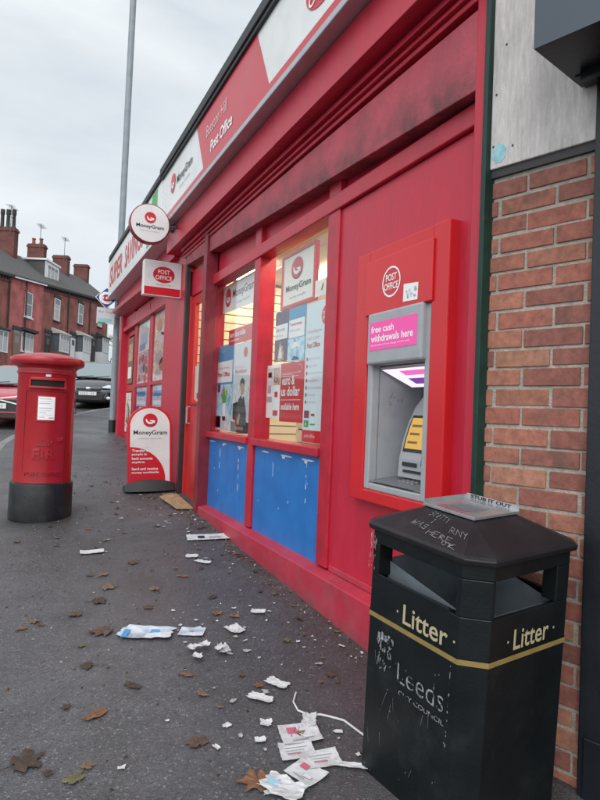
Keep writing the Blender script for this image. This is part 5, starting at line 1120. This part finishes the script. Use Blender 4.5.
    if i in (1,):
        window(g0,g0+1.8,.95+o2,2.25+o2,True,2); mb=MB(); mb.box(.001,.35,g0-.15,g0+1.95,2.32+o2,2.5+o2,SOOT); mb.box(.001,.18,g0-.1,g0+1.9,2.27+o2,2.32+o2,SOOT); B('bay_canopy',mb,wl); mb=MB(); mb.box(.001,.12,g0-.1,g0+1.9,.84+o2,.94+o2,UPVC); B('sill',mb,wl)
    else:
        mb=MB(); mb.box(.001,.62,g0-.05,g0+1.85,-1.,.93+o2,UPVC if i>=3 else BRK_BROWN); bay=B('bay_window',mb,wl)
        mb=MB(); mb.box(.001,.60,g0,g0+1.8,.94+o2,2.3+o2,PANE); B('bay_core',mb,bay)
        window(g0,g0+1.8,.95+o2,2.3+o2,True,2,bay,.61)
        mb=MB(); mb.hexa([(.002,g0-.12,2.31+o2),(.002,g0-.12,2.75+o2),(.002,g0+1.92,2.31+o2),(.002,g0+1.92,2.75+o2),(.76,g0-.12,2.31+o2),(.76,g0-.12,2.42+o2),(.76,g0+1.92,2.31+o2),(.76,g0+1.92,2.42+o2)],CREAMST if i in (2,3) else SOOT); B('bay_canopy',mb,bay)
    mb=MB(); q0=.55; mb.box(.002,.06,q0,q0+.95,-.1+SL*1,2.1+SL,[SOOT,PBROWN,SOOT,UPVC,SOOT][i]); dr=B('door',mb,wl); mb=MB(); mb.box(.061,.065,q0+.2,q0+.75,1.5+SL,1.95+SL,PANE); B('pane',mb,dr)
    mb=MB(); mb.box(.002,.10,q0-.12,q0+1.07,2.35+SL,2.6+SL,SOOT); B('lintel',mb,wl); mb=MB(); mb.box(.002,.05,q0,q0+.95,2.12+SL,2.34+SL,PANE); B('fanlight',mb,dr)
    mb=MB(); mb.box(.002,1.0,q0-.2,q0+1.2,-2.0,-.1+SL,SOOT); B('doorstep',mb,wl)
    # chimney on the far party wall, straddling the ridge
    cw=.62; ct=zt(W2)+rt+[1.4,1.75,1.45,1.35,1.3][i]; mb=MB(); mb.box(RX-.65,RX+.65,W2-cw,W2+.0,zt(W2)+.6,ct,BRK_CHIM); mb.box(RX-.71,RX+.71,W2-cw-.06,W2+.06,ct-.28,ct-.12,BRK_CHIM); chm=B('chimney',mb,rf)
    npot=[2,3,2,0,0][i]
    for k in range(npot):
        mb=MB(); xx=RX-.42+.42*k if npot==3 else RX-.3+.6*k; mb.lathe([(.16,0),(.17,.05),(.13,.15),(.12,.95 if i==1 else .4),(.155,1.0 if i==1 else .42),(.15,1.35 if i==1 else .5)],DARKPOT if i==1 else POT,14,(xx,W2-cw/2,ct)); B('chimney_pot',mb,chm,smooth=40)
    if i in (1,2,3):
        mb=MB(); bx,by,bz=RX+.4,W2-cw-.1,ct-.5
        if True:
            mb.tube([(bx,by,bz),(bx,by,bz+2.0)],.025,AERIAL,6); mb.tube([(bx+.1,by-.5,bz+1.9),(bx-.1,by+.7,bz+1.95)],.018,AERIAL,6)
            for k in range(7): f=k/6; cxx,cyy=bx+.1-.2*f,by-.5+1.2*f; mb.tube([(cxx-.25,cyy-.04,bz+1.92),(cxx+.25,cyy+.04,bz+1.92)],.012,AERIAL,5)
            if i==1: mb.tube([(bx,by-.4,bz+1.2),(bx,by+.6,bz+1.2)],.018,AERIAL,6); mb.tube([(bx-.3,by,bz+1.5),(bx+.3,by,bz+1.5)],.014,AERIAL,6)
            B('aerial',mb,chm)
    if i==2:
        y0,y1=1.75,4.25; zt2=zt(0)+rt+.02; fx=-.75
        mb=MB(); mb.box(RX,fx,y0,y1,zt(0)-.0,zt2,SLATE); dm=B('dormer',mb,rf)
        mb=MB(); mb.box(RX-.1,fx+.15,y0-.12,y1+.1,zt2,zt2+.14,UPVC); B('dormer_roof',mb,dm)
        mb=MB(); mb.box(fx,fx+.04,y0,y1,zt2-1.75,zt2-.02,UPVC); B('dormer_front',mb,dm)
        window(y0+.25,y1-.25,zt2-1.35,zt2-.2,True,2,dm,fx+.041)
# low garden walls in front of the houses
for i in range(5):
    d0=33.8+FW*i; x,y=cs(-16.6,d0); gw=thing('garden_wall','low brick garden wall in front of '+['the end house','the pink house','the dormer house','the white bay house','the uphill house'][i],'wall',(x,y,floor_z(d0)-1.0),R(-25),'garden walls along the terrace')
    mb=MB(); mb.hexa([(-.11,0,-2),(-.11,0,.5),(-.11,FW-1.1,-2),(-.11,FW-1.1,.5+SL*FW),(.11,0,-2),(.11,0,.5),(.11,FW-1.1,-2),(.11,FW-1.1,.5+SL*FW)],BRK_BROWN); w=build('wall',mb,gw,world=False)
    mb=MB(); mb.hexa([(-.15,0,.501),(-.15,0,.58),(-.15,FW-1.1,.501+SL*FW),(-.15,FW-1.1,.58+SL*FW),(.15,0,.501),(.15,0,.58),(.15,FW-1.1,.501+SL*FW),(.15,FW-1.1,.58+SL*FW)],SOOT); build('coping',mb,w,world=False)
# ------------------------------------------------------------------ bare tree and bush past the end of the terrace
def branch(mb,p,d,l,r,depth,rnd):
    q=p+d*l; mid=p.lerp(q,.5)+Vector((rnd.uniform(-1,1),rnd.uniform(-1,1),0))*l*.06
    mb.tube([p,mid,q],[r,r*.8,r*.6],TWIG if depth<3 else BARK,5 if depth<3 else 7,False)
    if depth==0: return
    for k in range(3 if depth>1 else 4):
        nd=(d+Vector((rnd.uniform(-1,1),rnd.uniform(-1,1),rnd.uniform(-.35,.7)))*.75).normalized(); branch(mb,p.lerp(q,rnd.uniform(.6,1.)),nd,l*rnd.uniform(.62,.8),r*.55,depth-1,rnd)
def zt_(x,y): return zg(x,y)
for k,(Xc,d,hh,lab) in enumerate(((-18.3,63,1.9,'bare grey tree standing past the uphill end of the terrace'),(-16.6,74,2.4,'taller bare tree further up the road behind the lamp post'))):
    x,y=cs(Xc,d); t=thing('bare_tree',lab,'tree',(x,y,zt_(x,y)-.3),0,'bare trees up the road'); rnd=random.Random(30+k)
    mb=MB(); mb.tube([(0,0,0),(.05,.0,hh*.6),(0,.05,hh)],[.24,.19,.16],BARK,9); build('trunk',mb,t,world=False,smooth=50)
    mb=MB()
    for q in range(5):
        a=R(72*q+20); branch(mb,Vector((0,0.05,hh*.9)),Vector((math.cos(a)*.55,math.sin(a)*.55,.8)).normalized(),hh*.75,.10,4,rnd)
    build('crown',mb,t,world=False)
def leafball(mb,c,r,n,ms,s,rnd):
    for k in range(n):
        v=Vector((rnd.gauss(0,1),rnd.gauss(0,1),rnd.gauss(0,1))); v=v.normalized()*rnd.random()**.4
        p=Vector(c)+Vector((v.x*r[0],v.y*r[1],v.z*r[2])); a=Vector((rnd.gauss(0,1),rnd.gauss(0,1),rnd.gauss(0,1))).normalized(); b=a.orthogonal().normalized(); 
        mb.add([p-a*s,p+b*s*.5,p+a*s,p-b*s*.5],[(0,1,2,3)],ms[rnd.randrange(len(ms))])
for k,(Xc,d,rr,lab) in enumerate(((-17.6,58.5,1.5,'olive brown bush at the uphill end of the terrace'),(-16.0,64,1.9,'dark hedge bush behind the parked cars, left of the lamp post'))):
    x,y=cs(Xc,d); t=thing('bush',lab,'bush',(x,y,zt_(x,y)-.2),0,'bushes by the terrace'); rnd=random.Random(50+k); mb=MB()
    for q in range(7): leafball(mb,(rnd.uniform(-1,1)*rr*.8,rnd.uniform(-1,1)*rr*.8,rr*(.6+.7*rnd.random())),(rr*.7,rr*.7,rr*.6),420,BUSH,.11,rnd)
    build('foliage',mb,t,world=False)
    mb=MB()
    for q in range(5): a=R(72*q); mb.tube([(0,0,0),(math.cos(a)*rr*.5,math.sin(a)*rr*.5,rr)],[.06,.03],BARK,6)
    build('stem',mb,t,world=False)

# ------------------------------------------------------------------ litter and leaves on the pavement
def ground_frame(x,y):
    e=.05; n=Vector((-(zg(x+e,y)-zg(x-e,y))/(2*e),-(zg(x,y+e)-zg(x,y-e))/(2*e),1)).normalized(); return n
def flat_thing(name,mb,x,y,rz,label,cat,group=None,lift=.006):
    o=build(name,mb,world=False); o.location=(x,y,zg(x,y)+lift); n=ground_frame(x,y); o.rotation_mode='QUATERNION'
    o.rotation_quaternion=n.to_track_quat('Z','Y')@Matrix.Rotation(rz,3,'Z').to_quaternion(); return tag(o,label,cat,group)
def sheet(w,h,curl,rnd,m,extra=None,k=5,ragged=.0):
    mb=MB(); crush=curl*.14 if ragged>.1 else curl*.05; vs=[];fs=[]; ph=rnd.uniform(0,6); a=rnd.uniform(0,6)
    def P_(u,v):
        z=.42*curl*(math.sin(ph+u*3.1*math.cos(a)+v*3.1*math.sin(a))+1)*.5+curl*.5*(u*u+v*v)
        return (u*w/2,v*h/2,z)
    for j in range(k+1):
        for i in range(k+1):
            u,v=-1+2*i/k,-1+2*j/k
            if ragged and (i in(0,k) or j in(0,k)): u*=1-rnd.random()*ragged; v*=1-rnd.random()*ragged
            p_=P_(u,v); vs.append((p_[0],p_[1],p_[2]*.6+abs(rnd.gauss(0,crush))))
    for j in range(k):
        for i in range(k): q=j*(k+1)+i; fs.append((q,q+1,q+k+2,q+k+1))
    mb.add(vs,fs,m)
    if extra:
        for (u0,u1,v0,v1,mm) in extra:
            c_=[P_(u0,v0),P_(u1,v0),P_(u1,v1),P_(u0,v1)]; mb.add([(p[0],p[1],p[2]*.6+.0042) for p in c_],[(0,1,2,3)],mm)
    return mb
rnd=random.Random(77)
ink=[(-.7,.6,.3,.45,PLGREY),(-.7,.4,.0,.12,PLGREY),(-.6,.2,-.4,-.3,PINKINK)]
ink2=[(-.6,-.1,.1,.6,PINKINK),(.1,.6,-.5,-.2,PLGREY),(-.5,.3,-.7,-.6,PGREY)]
items=[(-.222,4.721,.36,.17,.5,.01,[(-.5,-.2,-.3,.4,PBLACK),(.0,.5,-.2,.2,PGREY)],'large white card with black marks by the plinth','card'),
(-1.024,3.081,.29,.15,.25,.02,[(-.8,-.6,-.9,.3,PBLUE),(.1,.4,.1,.5,PBLUE),(-.3,.0,-.6,-.2,PGREY),(.5,.85,-.5,.1,PLGREY)],'torn blue grey newspaper sheet in mid pavement','newspaper'),
(-.808,3.021,.13,.10,.2,.006,[(-.2,.1,-.2,.2,PGREY)],'small white card right of the torn newspaper','card'),
(-1.132,4.617,.17,.09,.6,.012,None,'grey white flattened carton in the far mid pavement','carton'),
(-.48,4.273,.10,.08,.3,.008,None,'small white paper square near the large card','paper'),
(-.443,4.111,.13,.06,-.2,.012,None,'narrow white paper scrap below the large card','paper'),
(-.597,2.963,.085,.11,.9,.014,None,'white folded paper scrap left of the plinth','paper'),
(-.402,3.14,.09,.06,.1,.012,None,'lone white paper scrap nearest the plinth','paper'),
(-.605,2.379,.12,.06,-.4,.014,None,'creased white scrap above the cluster of torn cards','paper'),
(-.715,2.296,.12,.055,-.2,.014,None,'creased white scrap left of the white cable','paper'),
(-.758,2.123,.05,.05,.3,.012,None,'small white crumb left of the torn cards','paper'),
(-.817,2.033,.045,.035,.3,.01,None,'smallest white crumb left of the torn cards','paper'),
(-.668,2.01,.15,.12,.5,.012,ink2,'torn triangular card with pink print at the top of the cluster','card'),
(-.60,2.075,.06,.10,.2,.015,None,'thin upright strip above the triangular pink card','paper'),
(-.72,1.924,.125,.10,.45,.01,ink,'white printed card just below the triangular pink card','card'),
(-.74,1.806,.12,.10,-.5,.01,ink2,'white printed card at the lower left of the cluster','card'),
(-.655,1.85,.12,.095,.5,.01,ink,'white printed card at the lower right of the cluster','card'),
(-.84,1.765,.17,.10,-.3,.02,[(-.7,-.2,-.3,.3,PSKY)],'pale blue crumpled wrapper at the bottom of the picture','wrapper'),
(-.575,1.775,.15,.035,.1,.01,None,'long white strip beside the litter bin','paper')]
for x,y,w,h,a,cu,ex,lab,cat in items:
    m=PAPERB if 'newspaper' in lab else PAPER
    flat_thing({'card':'paper_card','newspaper':'newspaper_sheet','carton':'flat_carton','paper':'paper_scrap','wrapper':'wrapper'}[cat],sheet(w,h,cu,rnd,m,ex,8,.25 if cat in('paper','wrapper','newspaper') else .04),x,y,a,lab,cat,'paper litter on the pavement')
# crumpled pile as one torn leaflet heap
for k in range(7):
    x,y=-.763+rnd.uniform(-.10,.10),2.78+rnd.uniform(-.06,.06)
    flat_thing('paper_scrap',sheet(rnd.uniform(.05,.11),rnd.uniform(.04,.07),.02,rnd,PAPER,None,4,.4),x,y,rnd.uniform(0,6),'torn white scrap in the little heap of shredded leaflet','paper','shredded leaflet heap',.008+k*.003)
for k in range(190):
    x=rnd.uniform(-1.5,-.1)if k<50 else (-.12-abs(rnd.gauss(0,.26)) if k<155 else rnd.uniform(-.9,-.5)); y=rnd.uniform(1.9,7.5) if k<50 else (rnd.uniform(2.4,7.0) if k<155 else rnd.uniform(1.75,3.4))
    s=rnd.choice((.010,.014,.018,.024,.034,.045))*rnd.uniform(.7,1.1)
    flat_thing('paper_scrap',sheet(s,s*rnd.uniform(.4,.9),.006,rnd,rnd.choice((PAPER,PAPER,PAPERD)),None,3,.5),x,y,rnd.uniform(0,6),'tiny white paper crumb lying on the dark pavement','paper','paper crumbs on the pavement',.004)
def leaf_mesh(kind,s,rnd,m):
    mb=MB(); pts=[]
    if kind=='maple':
        lob=[(90,1.),(78,.72),(62,.58),(48,.82),(36,.93),(22,.68),(8,.55),(-10,.75),(-30,.58),(-60,.48),(-85,.3),(-95,.3),(-120,.48),(210,.58),(190,.75),(172,.55),(158,.68),(144,.93),(132,.82),(118,.58),(102,.72)]
        for a,r in lob: pts.append((math.cos(R(a))*r,math.sin(R(a))*r))
    else:
        for k in range(12): a=2*math.pi*k/12; r=1-.25*(k%2); pts.append((math.cos(a)*.5*r,math.sin(a)*r))
    f=rnd.uniform(.05,.28); ph=rnd.uniform(0,6)
    vs=[(0,0,.05*s)]
    for k,(a,b) in enumerate(pts): vs.append((a*s*rnd.uniform(.72,1.12),b*s*rnd.uniform(.72,1.12),s*f*rnd.random()*(.4+.6*(math.sin(ph+k)+1)*.5)))
    n=len(pts); mb.add(vs,[(0,1+k,1+(k+1)%n) for k in range(n)],m)
    mb.tube([(0,-.1*s,.02),(rnd.uniform(-.1,.1)*s,-.5*s,.02*s),(rnd.uniform(-.25,.25)*s,-.95*s,.004)],.0008+.01*s,m,5)
    return mb
leaves=[(-.623,3.211,.05,1,'orange leaf just above the shredded leaflet'),(-.923,2.423,.045,4,'pale tan leaf left of the creased scraps'),(-1.027,2.102,.065,0,'curled brown leaf below the mid pavement'),(-.90,1.83,.085,1,'orange brown leaf beside the bottom wrapper'),(-.66,2.03,.03,1,'small orange leaf on the triangular card'),
(-1.222,3.198,.10,0,'large brown leaf left of the torn newspaper'),(-1.534,3.454,.05,4,'tan leaf at the left edge, farther of two'),(-1.601,3.374,.045,1,'orange leaf at the left edge, nearer of two'),(-1.331,3.46,.07,0,'brown leaf left of the large brown leaf'),(-1.205,3.626,.085,2,'dark leaf above the large brown leaf'),
(-1.339,2.429,.075,1,'rusty orange leaf in the lower left'),(-1.60,2.229,.095,2,'big dark brown maple leaf in the bottom left corner'),(-1.442,2.07,.055,3,'greenish leaf near the bottom left corner'),(-.941,2.599,.04,1,'little orange leaf right of the dark stain'),
(-1.334,3.072,.04,3,'yellow green leaf under the large brown leaf'),(-1.328,2.844,.055,2,'dark folded leaf below the yellow green leaf'),(-1.177,2.595,.06,2,'black sodden leaf in the lower middle'),(-1.129,3.841,.09,4,'flattened tan leaf in the far middle'),(-1.117,4.093,.06,4,'tan leaf below the grey carton'),(-.644,3.873,.06,1,'orange leaf in the far right of the pavement'),(-.889,4.277,.07,0,'brown leaf between the carton and the large card'),(-.95,3.42,.05,0,'brown leaf above the torn newspaper'),(-.57,3.45,.05,2,'dark leaf left of the plinth'),(-.86,3.7,.06,4,'tan leaf left of the far orange leaf')]
for k,(x,y,s,m,lab) in enumerate(leaves):
    flat_thing('fallen_leaf',leaf_mesh('maple' if (k%3!=1 or s>.08) else 'oval',s*.88,rnd,LEAF[m]),x,y,rnd.uniform(0,6.28),lab,'leaf','fallen leaves on the pavement')
for k in range(120):
    if k<55: x,y=rnd.uniform(-1.65,-.15),rnd.uniform(1.9,8.5)
    else:
        y=rnd.uniform(2.2,7.6)if k<102 else rnd.uniform(7,11.5); x=-.10-abs(rnd.gauss(0,.16))
    flat_thing('fallen_leaf',leaf_mesh('oval' if rnd.random()<.6 else 'maple',rnd.uniform(.016,.042),rnd,LEAF[rnd.choice((0,0,1,2,2,4,4,3))]),x,y,rnd.uniform(0,6.28),'small fallen leaf lying on the dark asphalt pavement','leaf','small leaves on the pavement')
# grit and crumbs along the foot of the shopfront
mb=MB()
for k in range(1500):
    if k<800: y=rnd.uniform(1.9,7.5); x=-.085-abs(rnd.gauss(0,.10))
    else: y=rnd.uniform(1.75,9); x=rnd.uniform(-1.7,-.1)
    s=rnd.uniform(.003,.009)*(1.4 if rnd.random()<.1 else 1); z=zg(x,y)+.001; m=rnd.choice((LEAF[0],LEAF[2],LEAF[2],LEAF[4],KERBM if rnd.random()<.5 else LEAF[2],PAPERD if rnd.random()<.4 else LEAF[0])); a=rnd.uniform(0,6)
    mb.add([(x+math.cos(a+t)*s*rnd.uniform(.6,1.3),y+math.sin(a+t)*s*rnd.uniform(.6,1.3),z) for t in (0,2.1,4.2)]+[(x,y,z+s*.8)],[(0,1,3),(1,2,3),(2,0,3)],m)
o=build('pavement_debris',mb); tag(o,'crumbs of leaf and grit scattered along the foot of the shopfront','debris',None,'stuff')
mb=MB(); pts=[(-.56,2.282),(-.60,2.22),(-.608,2.157),(-.58,2.11),(-.54,2.099),(-.51,2.07),(-.473,2.027),(-.456,1.936),(-.44,1.86)]
mb.tube([(x,y,zg(x,y)+.006) for x,y in pts],.004,CABLE,6); o=build('white_cable',mb,loc=(-.55,2.1,zg(-.55,2.1)),smooth=60); tag(o,'thin white cable curling on the pavement beside the bin','cable')

# ------------------------------------------------------------------ camera
cam=bpy.data.cameras.new('Camera'); co=bpy.data.objects.new('Camera',cam); COL.objects.link(co)
cam.sensor_fit='VERTICAL'; cam.sensor_height=24; cam.lens=18; cam.clip_start=.05; cam.clip_end=2000
yaw,pit,rol=R(25),R(1.34),R(2.3)
f=Vector((math.sin(yaw)*math.cos(pit),math.cos(yaw)*math.cos(pit),math.sin(pit))); r0=Vector((math.cos(yaw),-math.sin(yaw),0)); u0=r0.cross(f)
rv=r0*math.cos(rol)+u0*math.sin(rol); uv=u0*math.cos(rol)-r0*math.sin(rol)
M=Matrix((( rv.x,uv.x,-f.x,-1.66),(rv.y,uv.y,-f.y,0),(rv.z,uv.z,-f.z,1.45),(0,0,0,1))); co.matrix_world=M
S.camera=co
# ------------------------------------------------------------------ overcast daylight
SUN_EL,SUN_AZ=R(42),R(215)       # azimuth clockwise from +Y: behind the camera, over the road
w=bpy.data.worlds.new('World'); S.world=w; w.use_nodes=True; nt=w.node_tree; nt.nodes.clear(); L=nt.links
out=N(nt,'ShaderNodeOutputWorld'); bg=N(nt,'ShaderNodeBackground'); L.new(bg.outputs[0],out.inputs[0]); bg.inputs[1].default_value=.10
sky=N(nt,'ShaderNodeTexSky'); sky.sky_type='NISHITA'; sky.sun_disc=False; sky.sun_elevation=SUN_EL; sky.sun_rotation=SUN_AZ; sky.air_density=1; sky.dust_density=2.5
tc=N(nt,'ShaderNodeTexCoord'); D=tc.outputs['Generated']
mp=N(nt,'ShaderNodeMapping'); mp.inputs['Scale'].default_value=(1.2,1.2,3.2); L.new(D,mp.inputs[0])
n1=N(nt,'ShaderNodeTexNoise'); n1.inputs['Scale'].default_value=1.7; n1.inputs['Detail'].default_value=7; n1.inputs['Roughness'].default_value=.55; n1.inputs['Distortion'].default_value=.3; L.new(mp.outputs[0],n1.inputs['Vector'])
cr=N(nt,'ShaderNodeValToRGB'); e=cr.color_ramp.elements; e[0].position=.32; e[0].color=(6.9,7.6,8.3,1); e[1].position=.66; e[1].color=(10.0,10.5,10.7,1); L.new(n1.outputs[0],cr.inputs[0])
# the cloud deck is thinner and brighter high up and towards the hidden sun
vd=N(nt,'ShaderNodeVectorMath',operation='DOT_PRODUCT'); L.new(D,vd.inputs[0]); sv=(math.sin(SUN_AZ)*math.cos(SUN_EL),math.cos(SUN_AZ)*math.cos(SUN_EL),math.sin(SUN_EL)); vd.inputs[1].default_value=sv
mr=N(nt,'ShaderNodeMapRange',interpolation_type='SMOOTHSTEP'); mr.inputs[1].default_value=.1; mr.inputs[2].default_value=1.; mr.inputs[3].default_value=1.; mr.inputs[4].default_value=2.3; L.new(vd.outputs['Value'],mr.inputs[0])
mu=N(nt,'ShaderNodeMix',data_type='RGBA',blend_type='MULTIPLY'); mu.inputs[0].default_value=1; L.new(cr.outputs[0],mu.inputs[6]); L.new(mr.outputs[0],mu.inputs[7])
mx=N(nt,'ShaderNodeMix',data_type='RGBA'); mx.inputs[0].default_value=.88; L.new(sky.outputs[0],mx.inputs[6]); L.new(mu.outputs[2],mx.inputs[7]); L.new(mx.outputs[2],bg.inputs[0])
sl=bpy.data.lights.new('Sun','SUN'); sl.energy=1.2; sl.angle=R(40); sl.color=(1,.97,.93); so=bpy.data.objects.new('Sun',sl); COL.objects.link(so)
so.rotation_euler=Vector(sv).to_track_quat('Z','Y').to_euler()
v=S.view_settings; S.display_settings.display_device='sRGB'; v.view_transform='Standard'; v.look='None'; v.exposure=0; v.gamma=1; v.use_curve_mapping=False
S.render.film_transparent=False
S.cycles.max_bounces=6; S.cycles.transparent_max_bounces=12; S.cycles.use_denoising=True
